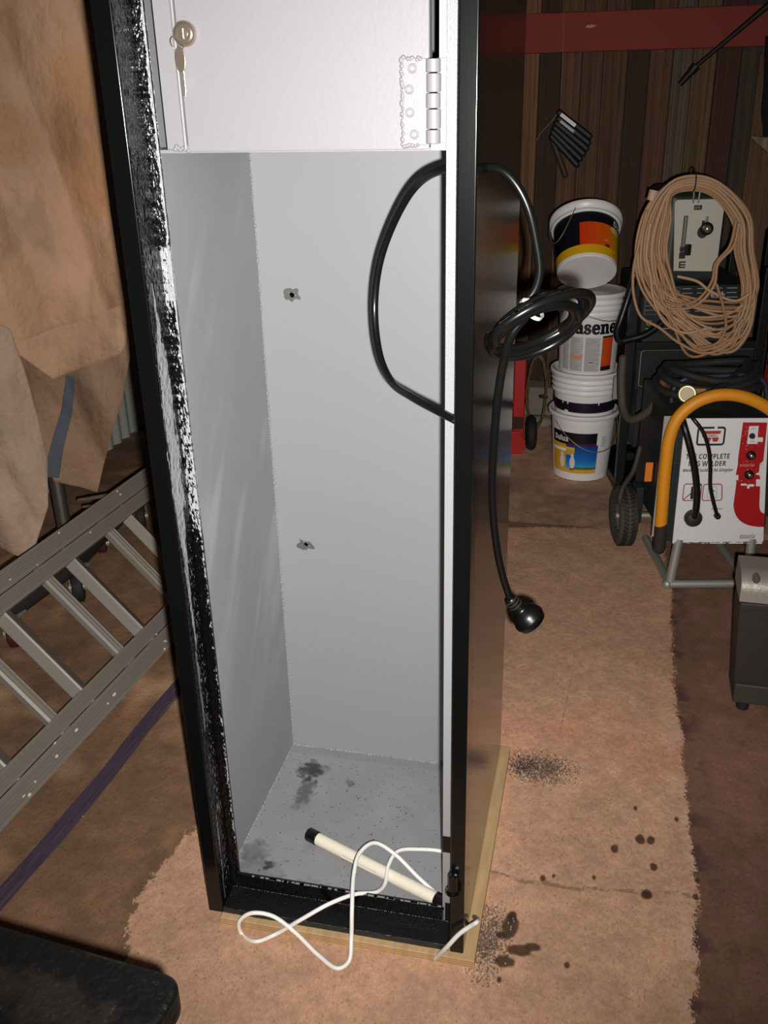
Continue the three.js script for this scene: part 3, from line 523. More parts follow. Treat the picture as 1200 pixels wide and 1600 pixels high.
    for (const [x, x1] of [[0.07, 0.2], [0.22, 0.42], [0.45, 0.67]]) { c.fillStyle = '#b4b2b0'; c.fillRect(w * x, H * 0.37, w * (x1 - x), H * 0.6); c.fillStyle = '#dcdad8'; for (let i = 0; i < 14; i++) c.fillRect(w * (x + (x1 - x) * (0.25 + 0.6 * hash(i, 7))), H * (0.39 + i * 0.04), w * (x1 - x) * 0.5, 6); c.fillStyle = '#8c8a88'; for (let i = 0; i < 50; i++) c.fillRect(w * x, H * (0.375 + i * 0.0118), w * (x1 - x) * (0.5 + 0.5 * hash(i, x * 99 | 0)), 2); } void col;
    c.fillStyle = '#d9906c'; c.fillRect(w * 0.22, H * 0.68, w * 0.2, H * 0.08);
    c.fillStyle = '#1c1a1c'; c.fillRect(w * 0.7, H * 0.345, w * 0.19, H * 0.62); c.fillStyle = '#cc4a12'; c.fillRect(w * 0.7, H * 0.375, w * 0.19, H * 0.51);
    c.fillStyle = '#e06a30'; for (let i = 0; i < 24; i++) c.fillRect(w * 0.715, H * (0.39 + i * 0.02), w * 0.16 * (0.5 + 0.5 * hash(i, 4)), 3);
    c.fillStyle = '#222'; c.fillRect(w * 0.52, H * 0.8, 70, 10);
  });
  wrap(0.1, 0.108, h2, 0.012, 0.212, -1.2, 1.1, lab2, t);
  bail(t, 0.108, h2 - 0.04, 0.05, 0.75);
  // tilted pail on top: its bottom faces the room
  const k = thing('paint_bucket', 'paint bucket with black, orange and yellow label lying tilted on top of the stack', 'bucket', [BX - 0.02, 0.753, BZ + 0.086], BA);
  const tilt = k; k.rotation.set(-0.75, BA, 0.03, 'YXZ');
  const hp = 0.207; mesh('bucket_body', pailGeo(0.1, 0.112, hp, false, 1), M.pail, tilt);
  const lab3 = canvas(768, 512, (c, w, H) => {
    c.fillStyle = '#101018'; c.fillRect(0, 0, w, H);
    const o = c.createLinearGradient(w * 0.42, 0, w, 0); o.addColorStop(0, '#d5360e'); o.addColorStop(0.55, '#e2620f'); o.addColorStop(0.8, '#d9a016'); o.addColorStop(1, '#b98a14');
    c.fillStyle = o; c.fillRect(w * 0.42, H * 0.28, w * 0.58, H * 0.55);
    c.fillStyle = '#e0a714'; c.fillRect(0, H * 0.8, w, H * 0.2);
    c.fillStyle = '#e9c96a'; c.beginPath(); c.ellipse(w * 0.86, H * 0.34, 60, 40, 0, 0, 7); c.fill();
    c.fillStyle = '#e8825e'; c.beginPath(); c.ellipse(w * 0.72, H * 0.66, 22, 12, 0, 0, 7); c.fill(); c.fillStyle = '#5a2410'; c.beginPath(); c.ellipse(w * 0.74, H * 0.77, 26, 18, 0, 0, 7); c.fill();
    c.fillStyle = '#f0f0f0'; c.font = 'bold 84px sans-serif'; c.fillText('Dulux', w * 0.82, H * 0.23);
    c.fillStyle = '#3a2a08'; worn(c, w * 0.84, H * 0.88, 60, 16, 4);
  });
  wrap(0.1, 0.112, hp, 0.012, hp - 0.034, -1.5, 1.4, lab3, tilt);
  const l = []; for (let i = 0; i <= 16; i++) { const t_ = i / 16, a_ = mix(-1.6, -0.35, t_); l.push([Math.sin(a_) * 0.124, hp - 0.03 - 0.1 * Math.sin(t_ * Math.PI), Math.cos(a_) * 0.124]); }
  mesh('wire_handle', tube(l, 0.0016, 50, 6), M.wire, tilt);
}
// ------------------------------------------------------------------ red sack truck left of the buckets with a coil of wire
{
  const o = onY(812, 706), g = thing('hand_truck', 'red steel hand truck with rubber wheel standing by the buckets', 'hand truck', [o.x, 0, o.z], 0.15);
  const q = (x, y, z = 0) => loc(g, x, y, z);
  const a = q(812, 540), b = q(812, 690);
  mesh('rail', rbox(a.x - 0.018, b.x + 0.014, 0.06, 0.44, -0.02, 0.012, 0.006), M.red, g);
  mesh('rail', rbox(a.x - 0.3, a.x - 0.268, 0.06, 0.44, -0.02, 0.012, 0.006), M.red, g);
  for (const y of [0.2, 0.4]) mesh('cross_bar', rbox(a.x - 0.28, a.x, y, y + 0.03, -0.015, 0.008, 0.004), M.red, g);
  mesh('clamp_band', rbox(a.x - 0.024, a.x + 0.024, 0.1, 0.15, -0.028, 0.016, 0.004), S(0x3a1c14, 0.8), g);
  mesh('toe_plate', extrude(poly([[-0.3, 0], [0.02, 0], [0.035, 0.05], [0.01, 0.09], [-0.3, 0.09]]), 0.012, 0.002).translate(a.x, 0.002, 0.015), M.red, g);
  const w = q(829, 700, -0.02);
  const wh = mesh('wheel', new THREE.TorusGeometry(0.05, 0.02, 12, 30).rotateY(Math.PI / 2).translate(w.x, 0.07, -0.03), M.darkRubber, g);
  mesh('hub', cyl(0.034, 0.034, 0.03, 20).rotateZ(Math.PI / 2).translate(w.x, 0.07, -0.03), M.galv, wh);
  const cc = onZ(838, 612, o.z - 0.16);
  const c = thing('wire_coil', 'hanging coil of thin brassy wire behind the red hand truck', 'wire', [cc.x, cc.y, cc.z]);
  const P_ = []; for (let i = 0; i < 150; i++) { const t = i / 150 * Math.PI * 2 * 9; P_.push([Math.cos(t) * (0.032 + 0.012 * hash(i, 5)) + 0.004 * hash(i, 8), Math.sin(t) * (0.14 + 0.014 * hash(i, 6)), 0.012 * Math.sin(t * 0.37)]); }
  mesh('wire_loop', tube(P_, 0.0022, 900, 5), S(0x76684a, 0.5, { metalness: 0.6 }), c);
  mesh('wire_binding', new THREE.TorusGeometry(0.016, 0.003, 6, 18).rotateX(1.57).translate(0.03, -0.02, 0), S(0x3a2c20, 0.8), c);
  const bl = onY(843, 668); tag(mesh('concrete_lump', new THREE.IcosahedronGeometry(0.04, 1).scale(1.5, 0.7, 1).translate(bl.x, 0.026, bl.z), S(0x8f8474, 0.95)), 'small lump of pale concrete on the floor between hand truck and buckets', 'rubble');
}
// ------------------------------------------------------------------ ladder lying on its side at the left
{
  const lo0 = onY(0, 1292, 0.02), lo1 = onY(258, 1012, 0.02), dir = lo1.clone().sub(lo0).setY(0).normalize();
  const up0 = onY(0, 905, 0.305), rg = V(up0.x - lo0.x, 0.285, 0), perp = dir.clone().cross(V(0, 1, 0)).normalize().multiplyScalar(-1); void rg; void perp;
  const side = V(-dir.z, 0, dir.x).normalize(); if (side.x > 0) side.multiplyScalar(-1);
  const offs = up0.clone().sub(lo0); const latH = offs.dot(side), r = side.clone().multiplyScalar(latH).add(V(0, 0.285, 0)), wid = r.length(); r.normalize();
  let n = r.clone().cross(dir).normalize(); if (n.x < 0) n.multiplyScalar(-1);
  const g = thing('extension_ladder', 'aluminium extension ladder lying on its side against the covered trolley', 'ladder');
  const zA = 0.55, zB = -1.75, at = (z, w, d = 0) => { const t = (z - lo0.z) / dir.z; return lo0.clone().addScaledVector(dir, t).addScaledVector(r, w).addScaledVector(n, d); };
  const groove = (w, d) => { const o = [[0, 0], [w, 0]]; const k = 5; o.push([w, d]); for (let i = k; i >= 0; i--) { const x = w * (i + 0.5) / (k + 1); if (i > 0 && i < k) { o.push([x + w * 0.045, d], [x + w * 0.03, d - 0.0028], [x - w * 0.03, d - 0.0028], [x - w * 0.045, d]); } } o.push([0, d]); return o; };
  const railM = S(0x8b8177, 0.5, { metalness: 0.2, bumpMap: rep(streaks, 1, 1), bumpScale: 0.0004 });
  const rail = (w0, w, d0, d, m) => mesh('rail', bar(groove(w, d), at(zA, w0, d0), at(zB, w0, d0), r, n), m, g);
  const wo = 0.044, wi = 0.036;
  rail(-0.005, wo, -0.03, 0.055, railM); rail(wid - wo + 0.012, wo, -0.03, 0.055, railM);
  rail(wo - 0.003, wi, -0.02, 0.04, railM); rail(wid - wo + 0.01 - wi, wi, -0.02, 0.04, railM);
  const rung = (z, w, d, mat, fl) => {
    const o = fl ? [[-w / 2, 0], [w / 2, 0], [w / 2, 0.014], [w * 0.32, 0.018], [w * 0.28, 0.0155], [w * 0.08, 0.0155], [w * 0.04, 0.019], [-w * 0.04, 0.019], [-w * 0.08, 0.0155], [-w * 0.28, 0.0155], [-w * 0.32, 0.018], [-w / 2, 0.014]] : [[-w / 2, 0], [w / 2, 0], [w / 2, 0.002], [w * 0.3, 0.026], [w * 0.22, 0.029], [w * 0.12, 0.0265], [-w / 2, 0.004]];
    mesh('rung', bar(o, at(z, 0.02, d), at(z, wid - 0.02, d), dir.clone().multiplyScalar(-1), n), mat, g);
  };
    for (let k = -5; k <= 3; k++) { rung(-0.497 + k * 0.279, 0.052, -0.016, railM, false); rung(-0.375 + k * 0.283, 0.034, -0.006, railM, true); }
  for (let k = -5; k <= 3; k++) for (const w of [0.0, wid - 0.008]) mesh('rivet', new THREE.SphereGeometry(0.004, 8, 6).translate(...at(-0.497 + k * 0.279, w + 0.012, 0.0245).toArray()), M.alu, g);
  const splM = S(0xd6cec2, 0.7); for (let i = 0; i < 26; i++) { const z = rr(-1.1, 0), up = rnd() > 0.45; const c = at(z, up ? wid - rr(0.0, 0.05) : rr(0.0, 0.05), 0.0252); mesh('paint_splash', along(cyl(rr(0.001, 0.004), 0.002, 0.0012, 7).scale(1, 1, rr(1, 2.4)), n).translate(c.x, c.y, c.z), splM, g); }
}
// ------------------------------------------------------------------ purple twine on the floor
{
  const a = onY(-40, 1448, 0.004), b = onY(300, 1050, 0.004), d = b.clone().sub(a), s = V(-d.z, 0, d.x).normalize();
  const list = []; for (let k = 0; k < 22; k++) { const o = (k / 21 - 0.5) * 0.036, l = []; for (let i = 0; i <= 14; i++) { const t = i / 14, p = a.clone().addScaledVector(d, t).addScaledVector(s, o + 0.004 * (vn(i * 0.8, k * 3.1) - 0.5) + 0.006 * Math.sin(t * 5)); p.y = 0.0016 + 0.004 * vn(i * 1.3, k * 5.7) * (1 - Math.abs(o) / 0.02 * 0.6); l.push(p); } list.push(tube(l, 0.0013, 60, 5)); }
  tag(mesh('purple_twine', list, S(0x47394b, 0.85)), 'flat strand of purple twine stretched across the dark floor by the ladder', 'twine');
}
// ------------------------------------------------------------------ covered trolley: castors, post, brown sheets
const TG = new THREE.Group(); TG.position.set(-0.8, 0, -1.02); TG.rotation.y = 0.45;
{
  const g = thing('trolley', 'steel trolley on castors hidden under the brown sheets', 'trolley');
  const dk = S(0x35322e, 0.6, { metalness: 0.4 });
  const castor = (px, py, R, mat) => {
    const c = onY(px, py); const wheel = mesh('castor_wheel', lathe([[0, -0.014], [R * 0.55, -0.014], [R * 0.8, -0.016], [R, -0.011], [R, 0.011], [R * 0.8, 0.016], [R * 0.55, 0.014], [0, 0.014]], 30).rotateZ(Math.PI / 2).rotateY(0.5).translate(c.x, R, c.z), mat, g);
    mesh('axle_bolt', cyl(0.012, 0.012, 0.05, 12).rotateZ(Math.PI / 2).rotateY(0.5).translate(c.x, R, c.z), M.galv, wheel);
    const f = (s) => { const o = V(Math.cos(-0.5) * s, 0, Math.sin(-0.5) * -s * -1); return rbox(-0.013, 0.013, R * 0.8, R * 2.3, -0.0015, 0.0015, 0.001).rotateY(0.5 + Math.PI / 2).translate(c.x + o.x, 0, c.z + o.z); };
    mesh('castor_fork', [f(0.021), f(-0.021), rbox(-0.03, 0.03, R * 2.25, R * 2.4, -0.03, 0.03, 0.002).translate(c.x, 0, c.z)], M.galv, g);
    return V(c.x, R * 2.4, c.z);
  };
  const A = castor(126, 938, 0.046, M.darkRubber), B = castor(26, 1008, 0.04, S(0x4a1612, 0.6)), C = castor(222, 826, 0.046, M.darkRubber), D = castor(160, 862, 0.03, S(0x3a1210, 0.7));
  mesh('base_tube', [rod(A, B, 0.02), rod(A, C, 0.02), rod(C, D, 0.018)], dk, g);
  const p = onY(110, 905); mesh('post', rod([A.x - 0.03, A.y, A.z - 0.03], [A.x - 0.16, 1.3, A.z - 0.22], 0.02), S(0x4a443c, 0.5, { metalness: 0.5 }), g); void p;
  mesh('chrome_bar', [rod(far(122, 782, 2.75), far(168, 774, 2.75), 0.006), rod(far(130, 792, 2.75), far(160, 788, 2.75), 0.004)], M.chrome, g);
  mesh('top_tray', rbox(A.x - 0.32, A.x - 0.06, 1.26, 1.3, A.z - 0.5, A.z - 0.22, 0.01), dk, g);
}
function coons(T, B, L, R, nu, nv, fz, th, off = 0) {   // outlines in pixels on the plane of TG, folds fz in metres
  const q = (l, t) => { const n = l.length - 1, i = Math.min(n - 1, Math.floor(t * n)), f = t * n - i; return [mix(l[i][0], l[i + 1][0], f), mix(l[i][1], l[i + 1][1], f)]; };
  const pos = [], uv = [], idx = [];
  for (let s = 0; s < 2; s++) for (let j = 0; j <= nv; j++) for (let i = 0; i <= nu; i++) {
    const u = i / nu, v = j / nv, t = q(T, u), b = q(B, u), l = q(L, v), r = q(R, v);
    const bx = (k) => (1 - v) * t[k] + v * b[k] + (1 - u) * l[k] + u * r[k] - ((1 - u) * (1 - v) * T[0][k] + u * (1 - v) * T[T.length - 1][k] + (1 - u) * v * B[0][k] + u * v * B[B.length - 1][k]);
    const p = loc(TG, bx(0), bx(1), off); const z = off + fz(p.x, p.y, u, v) - s * th; const w = V(p.x, p.y, z).applyAxisAngle(V(0, 1, 0), TG.rotation.y).add(TG.position);
    pos.push(w.x, w.y, w.z); uv.push(p.x, p.y);
  }
  const W = nu + 1, S_ = W * (nv + 1), f = (a, b, c, d, fl) => fl ? idx.push(a, b, c, b, d, c) : idx.push(a, c, b, b, c, d);
  for (let j = 0; j < nv; j++) for (let i = 0; i < nu; i++) { const a = j * W + i; f(a, a + 1, a + W, a + W + 1, false); f(S_ + a, S_ + a + 1, S_ + a + W, S_ + a + W + 1, true); }
  for (let i = 0; i < nu; i++) { f(i, i + 1, S_ + i, S_ + i + 1, true); const a = nv * W + i; f(a, a + 1, S_ + a, S_ + a + 1, false); }
  for (let j = 0; j < nv; j++) { const a = j * W; f(a, a + W, S_ + a, S_ + a + W, false); const b = a + nu; f(b, b + W, S_ + b, S_ + b + W, true); }
  const g = new THREE.BufferGeometry(); g.setAttribute('position', new THREE.Float32BufferAttribute(pos, 3)); g.setAttribute('uv', new THREE.Float32BufferAttribute(uv, 2)); g.setIndex(idx); g.computeVertexNormals(); return g;
}
{
  const cloth = dtex(512, 512, (u, v) => {
    const n = fbm(u * 5, v * 4, 4), w = 0.5 + 0.5 * Math.sin(u * 900) * Math.sin(v * 900), st = fbm(u * 14 + 3, v * 3.2, 3); const k = 0.78 + 0.26 * n + 0.05 * w - 0.1 * sst(0.55, 0.75, st);
    const or = sst(0.45, 0.65, fbm(u * 3 + 9, v * 3, 3)); return [k * 0.70, k * mix(0.54, 0.51, or), k * mix(0.415, 0.35, or)];
  }, true, [1, 1]);
  const wr = dtex(512, 512, gray((u, v) => { const a = Math.abs(fbm(u * 9, v * 5, 4) - 0.5) * 2, b = Math.abs(fbm(u * 22 + 5, v * 16, 3) - 0.5) * 2; return 0.6 * a + 0.4 * b; }), false, [1, 1]);
  const cloth2 = dtex(256, 256, (u, v) => { const k = 0.8 + 0.24 * fbm(u * 7, v * 5, 4); return [k * 0.70, k * 0.585, k * 0.49]; }, true, [1, 1]);
  const mk = (hex, t = cloth) => S(hex, 0.72, { map: rep(t, 1.6, 1.6), bumpMap: rep(wr, 2.2, 2.2), bumpScale: 0.006 });
  const m1 = mk(0xffffff), m2 = mk(0xd2d2d2), m3 = mk(0xffffff, cloth2);
  const folds = (ph, a, k) => (x, y, u, v) => a * (0.7 * Math.sin(x * 16 + y * 3.5 + ph + 1.2 * Math.sin(y * 3 + ph)) + 0.5 * Math.abs(Math.sin(x * 19 + ph * 2 + y * 5 + 1.5 * fbm(x * 3, y * 2 + ph, 2))) + 1.3 * (fbm(x * 7 + y * 2 + ph, y * 3.2, 4) - 0.5)) * (0.6 + 0.4 * v) * (1 - 0.5 * k * u);
  const t1 = thing('brown_sheet', 'large brown woven plastic sheet draped over the trolley beside the cabinet', 'sheet');
  mesh('drape', coons([[-90, -90], [30, -90], [128, -90]], [[-90, 500], [40, 528], [110, 508], [182, 478], [195, 470]], [[-90, -90], [-90, 500]], [[128, -90], [146, 60], [157, 200], [172, 320], [186, 410], [195, 470]], 60, 80, folds(0.4, 0.05, 0.5), 0.003, 0.04), m1, t1);
  mesh('turned_hem', coons([[20, 500], [60, 508], [110, 490], [182, 462], [194, 452]], [[22, 545], [83, 592], [112, 583], [187, 553], [198, 536]], [[20, 500], [18, 520], [22, 545]], [[194, 452], [198, 500], [198, 536]], 40, 16, folds(2.2, 0.022, 0.3), 0.003, 0.022), m1, t1);
  const t2 = thing('brown_sheet', 'crumpled brown sheet end with a blue stripe hanging below the large sheet', 'sheet');
  mesh('drape', coons([[20, 520], [110, 500], [170, 490], [201, 500]], [[84, 752], [110, 760], [132, 766], [152, 772]], [[20, 520], [34, 600], [58, 690], [84, 752]], [[201, 500], [203, 560], [192, 620], [178, 660], [152, 772]], 40, 50, folds(4.1, 0.045, 0.2), 0.003, -0.05), m2, t2);
  mesh('blue_stripe', coons([[104, 585], [119, 588]], [[68, 745], [92, 748]], [[104, 585], [96, 640], [78, 700], [68, 745]], [[119, 588], [112, 650], [99, 700], [92, 748]], 10, 40, folds(4.1, 0.045, 0.2), 0.003, -0.034), S(0x4a4f58, 0.85, { bumpMap: rep(wr, 2, 2), bumpScale: 0.004 }), t2);
  const t3 = thing('brown_sheet', 'pale brown sheet hanging low at the left above the ladder rail', 'sheet');
  mesh('drape', coons([[-90, 470], [-20, 490], [16, 512]], [[-90, 842], [0, 848], [52, 862]], [[-90, 470], [-90, 842]], [[16, 512], [38, 570], [58, 640], [76, 710], [78, 780], [52, 862]], 40, 50, folds(1.3, 0.05, 0.1), 0.003, 0.075), m3, t3);
}
// ------------------------------------------------------------------ black bench top in the foreground
{
  const y = 0.56, c = onY(277, 1532, y), bk = onY(0, 1452, y), d = bk.clone().sub(c).setY(0).normalize(), n = V(-d.z, 0, d.x); if (n.z < 0) n.multiplyScalar(-1);
  const g = thing('bench', 'worn black painted bench top with pale scuffs, its corner in the foreground', 'bench', [c.x, 0, c.z], Math.atan2(-(-d.z), -d.x) * -1 * 0);
  g.rotation.y = Math.atan2(d.z, -d.x);
  const tex = dtex(512, 512, (u, v) => { const n1 = fbm(u * 7, v * 7, 4), n2 = fbm(u * 40, v * 40, 3), h = hash((u * 512) | 0, (v * 512) | 0); let s = 0.03 + 0.05 * n2; const w = sst(0.52, 0.72, n1) * 0.2; let r = s + w * 0.9, gg = s + w * 0.75, b = s + w * 0.6; if (n2 > 0.78 && h > 0.6) { r += 0.2; gg += 0.19; b += 0.17; } if (h > 0.9975) { r += 0.45; gg += 0.28; b += 0.25; } return [r, gg, b]; }, true, [1, 1]);
  const m = S(0x8c8c8c, 0.5, { map: rep(tex, 3, 3), bumpMap: rep(lumps, 8, 8), bumpScale: 0.0012 });
  const L = 0.62, Wd = 0.3, sh = new THREE.Shape(), rc = 0.018; sh.moveTo(-L, 0); sh.lineTo(-rc, 0); sh.quadraticCurveTo(0, 0, 0, -rc); sh.lineTo(0, -Wd + rc); sh.quadraticCurveTo(0, -Wd, -rc, -Wd); sh.lineTo(-L, -Wd); sh.closePath();
  const top = extrude(sh, 0.036, 0.006, { bevelSegments: 4, curveSegments: 16 }).rotateX(-Math.PI / 2).translate(0, y - 0.036, 0);
  mesh('bench_top', top, m, g);
  for (const [x, z] of [[-0.05, 0.05], [-0.05, Wd - 0.05], [-L + 0.05, 0.05], [-L + 0.05, Wd - 0.05]]) mesh('leg', rbox(x - 0.02, x + 0.02, 0, y - 0.035, z - 0.02, z + 0.02, 0.003), m, g);
  mesh('apron', [rbox(-L + 0.05, -0.05, y - 0.1, y - 0.035, 0.04, 0.06, 0.002), rbox(-L + 0.05, -0.05, y - 0.1, y - 0.035, Wd - 0.06, Wd - 0.04, 0.002)], m, g);
}
// ------------------------------------------------------------------ MIG welder on the right
{
  const o = onY(1045, 918), g = thing('welding_machine', 'welding machine with white and red front panel, yellow arched handle and tube skid', 'welder', [o.x, 0, o.z], 0.2);
  const q = (x, y, z = 0) => loc(g, x, y, z);
  const x0 = -0.004, x1 = 0.25, y0 = 0.142, y1 = 0.512, dp = 0.4;
  const casing = S(0x1b2420, 0.55, { bumpMap: rep(lumps, 3, 3), bumpScale: 0.0006 });
  mesh('casing', rbox(x0 - 0.022, x1 - 0.012, y0 + 0.004, y1 - 0.004, -dp, -0.004, 0.006), casing, g);
  const art = canvas(800, 1170, (c, w, h) => {
    c.fillStyle = '#dcd9d8'; c.fillRect(0, 0, w, h);
    let s = 11; const R = () => (s = (s * 16807) % 2147483647) / 2147483647;
    // red stripe
    c.fillStyle = '#a80d14'; c.beginPath(); c.moveTo(560, 40); c.lineTo(790, 44); c.lineTo(770, 390); c.lineTo(742, 420); c.lineTo(736, 500); c.lineTo(752, 560); c.lineTo(752, 800); c.quadraticCurveTo(754, 880, 800, 886); c.lineTo(800, 1016); c.quadraticCurveTo(540, 1020, 528, 800); c.lineTo(548, 590); c.lineTo(540, 520); c.lineTo(556, 420); c.closePath(); c.fill();
    c.fillStyle = '#dcd9d8'; c.fillRect(530, 518, 34, 48); c.fillRect(586, 600, 50, 18); c.fillRect(650, 606, 50, 22); c.fillRect(640, 612, 22, 34); c.fillRect(716, 560, 40, 66); c.fillRect(716, 500, 60, 20);
    for (let i = 0; i < 80; i++) { c.fillStyle = R() > 0.5 ? '#d9b9b6' : '#c2605f'; c.fillRect(565 + R() * 190, 60 + R() * 520, 2 + R() * 9, 2 + R() * 5); }
    c.fillStyle = '#dcd9d8'; c.fillRect(624, 74, 92, 160); c.fillRect(700, 176, 60, 40); c.fillStyle = '#777'; c.font = '26px sans-serif'; c.fillText('OFF', 644, 108); c.fillText('ON', 652, 220);
    c.fillStyle = '#d69a98'; worn(c, 574, 420, 130, 20, 9);
    // badge
    c.lineWidth = 18; c.strokeStyle = '#1c1820'; c.beginPath(); c.roundRect(138, 84, 258, 152, 22); c.stroke(); c.fillStyle = '#dcd9d8'; c.fillRect(292, 70, 30, 28);
    c.fillStyle = '#b03028'; c.beginPath(); c.moveTo(186, 112); c.lineTo(362, 112); c.lineTo(336, 210); c.lineTo(292, 210); c.lineTo(276, 170); c.lineTo(260, 210); c.lineTo(214, 210); c.closePath(); c.fill();
    c.fillStyle = '#dcd9d8'; c.fillRect(164, 140, 210, 32); c.fillStyle = '#2c2024'; c.font = 'bold 30px sans-serif'; c.fillText('WELDWELL', 178, 167);
    c.fillStyle = '#18161a'; c.font = 'bold 64px sans-serif'; c.save(); c.scale(0.94, 1); c.fillText('THE COMPLETE', 46, 366); c.fillText('MIG WELDER', 78, 432); c.restore();
    c.font = 'italic bold 40px sans-serif'; c.save(); c.scale(0.9, 1); c.fillText("Welding Couldn't be Simpler", 26, 484); c.restore();
    // pictograms
    c.lineWidth = 9; c.strokeStyle = '#a3302e'; c.beginPath(); c.roundRect(56, 598, 176, 156, 22); c.stroke(); c.beginPath(); c.roundRect(250, 602, 176, 154, 22); c.stroke();
    c.lineWidth = 8; c.strokeStyle = '#20202a'; c.beginPath(); c.moveTo(60, 750); c.lineTo(230, 602); c.stroke(); c.fillStyle = '#20202a'; c.fillRect(130, 622, 34, 118);
    c.lineWidth = 4; c.strokeStyle = '#8a8886'; c.beginPath(); c.roundRect(300, 626, 80, 104, 8); c.stroke(); c.lineWidth = 7; c.strokeStyle = '#2a2a2e'; c.beginPath(); c.moveTo(314, 672); c.lineTo(332, 654); c.moveTo(364, 672); c.lineTo(346, 654); c.moveTo(339, 682); c.lineTo(339, 706); c.stroke();
    c.fillStyle = '#777'; worn(c, 340, 828, 100, 16, 6);
    c.strokeStyle = '#333'; c.lineWidth = 4; c.strokeRect(596, 1096, 124, 30); c.fillStyle = '#333'; worn(c, 602, 1103, 112, 16, 9);
    for (let i = 0; i < 120; i++) { c.fillStyle = 'rgba(60,52,46,' + (0.2 + 0.5 * R()) + ')'; const x = R() * w, y = R() > 0.5 ? h - R() * 260 : R() * h; c.fillRect(x, y, 1 + R() * 5, 1 + R() * 8); }
    c.fillStyle = '#6b5f52'; for (let i = 0; i < 40; i++) c.fillRect(R() * w, h - 4 - R() * 8, 10 + R() * 40, 6);
  });
  const xt0 = x0 - 0.004, xt1 = 0.212, sh = poly([[x0, y0], [x1, y0 - 0.004], [xt1, y1 - 0.002], [xt0, y1]]), pg = extrude(sh, 0.004);
  { const p = pg.attributes.position, uv = pg.attributes.uv; for (let i = 0; i < p.count; i++) { const v = (p.getY(i) - y0) / (y1 - y0), a = mix(x0, xt0, v), b = mix(x1, xt1, v); uv.setXY(i, (p.getX(i) - a) / (b - a), v); } }
  const panel = mesh('front_panel', pg.translate(0, 0, -0.004), S(0xffffff, 0.55, { map: art }), g);
  for (const [x, y] of [[1173, 711], [1170, 741]]) { const p = q(x, y); const kn = mesh('control_knob', along(lathe([[0, 0], [0.0125, 0], [0.012, 0.008], [0.0095, 0.012], [0, 0.012]], 24), V(0, 0, 1)).translate(p.x, p.y, 0), M.blackPlastic, panel); mesh('knob_cap', along(lathe([[0, 0], [0.0062, 0], [0.0058, 0.003], [0, 0.0034]], 20), V(0, 0, 1)).translate(p.x, p.y, 0.012), M.chrome, kn); }
  { const p = q(1175, 681); mesh('switch', along(lathe([[0, 0], [0.008, 0], [0.007, 0.006], [0.004, 0.012], [0, 0.012]], 18), V(0, 0, 1)).translate(p.x, p.y, 0), M.darkRubber, panel); }
  // handle
  const yel = S(0xd88a16, 0.5), hp = [[1030, 852], [1034, 800], [1041, 720], [1047, 682], [1060, 652], [1085, 630], [1117, 618], [1152, 618], [1187, 630], [1215, 650], [1240, 690], [1250, 740], [1248, 850]].map(([x, y]) => q(x, y, 0.02));
  const hd = mesh('handle', tube(hp, 0.0165, 120, 16), yel, g);
  mesh('handle_grip', tube([q(1030, 856, 0.02), q(1032, 836, 0.02), q(1033, 822, 0.02)], 0.0182, 20, 16), S(0x2a2019, 0.8), hd);
  // skid of galvanised tube
  const f0 = q(1046, 912), f1 = q(1062, 848);
  mesh('skid_leg', [rod([f0.x, 0.014, 0], [f1.x, y0 + 0.01, -0.01], 0.0135), rod([f0.x, 0.014, 0], [f0.x, 0.014, -0.3], 0.0125)], M.galv, g);
  mesh('skid_leg', [rod([x1 - 0.03, 0.014, 0], [x1 - 0.03, y0 + 0.01, -0.01], 0.0135), rod([x1 - 0.03, 0.014, 0], [x1 - 0.03, 0.014, -0.3], 0.0125)], M.galv, g);
  mesh('skid_bar', [rod([f0.x - 0.012, 0.014, 0.004], [x1 + 0.02, 0.014, 0.004], 0.0125), new THREE.SphereGeometry(0.0145, 12, 8).translate(f0.x - 0.008, 0.014, 0.004)], M.galv, g);
  // wheels
  for (const wx of [-0.075, x1 + 0.06]) {
    const R = 0.094, z = -0.3, wh = mesh('wheel', lathe([[0.05, -0.022], [R * 0.8, -0.03], [R * 0.96, -0.024], [R, -0.01], [R, 0.01], [R * 0.96, 0.024], [R * 0.8, 0.03], [0.05, 0.022]], 44).rotateZ(Math.PI / 2).translate(wx, R, z), S(0x4a453c, 0.85, { bumpMap: rep(fine, 4, 1), bumpScale: 0.002 }), g);
    mesh('wheel_hub', cyl(0.05, 0.05, 0.03, 24).rotateZ(Math.PI / 2).translate(wx, R, z), M.galv, wh);
    const tr = []; for (let i = 0; i < 44; i++) for (const s of [-1, 1]) tr.push(box(-0.009, 0.009, R - 0.002, R + 0.0018, -0.004, 0.004).rotateY(s * 0.6).translate(s * 0.011, 0, 0).rotateX(i / 44 * 6.283).translate(wx, R, z));
    mesh('tyre_tread', tr, M.darkRubber, wh);
  }
  mesh('axle', rod([-0.1, 0.094, -0.3], [x1 + 0.09, 0.094, -0.3], 0.01), M.galv, g);
  mesh('wheel_bracket', rbox(-0.05, -0.026, 0.08, 0.2, -0.33, -0.27, 0.004), casing, g);
  // leads on the panel
  const ld = (l, r, n) => mesh(n, tube(l.map(([x, y, z]) => q(x, y, z)), r, 70, 12), M.rubber, g);
  ld([[1063, 642, -0.05], [1068, 662, 0.012], [1076, 690, 0.03], [1085, 730, 0.034], [1089, 770, 0.032], [1087, 800, 0.03], [1084, 808, 0.016]], 0.0095, 'torch_lead');
  ld([[1074, 640, -0.05], [1083, 654, 0.012], [1098, 674, 0.024], [1107, 700, 0.026], [1110, 730, 0.022], [1110, 760, 0.02], [1115, 785, 0.02], [1120, 804, 0.014]], 0.0055, 'power_lead');
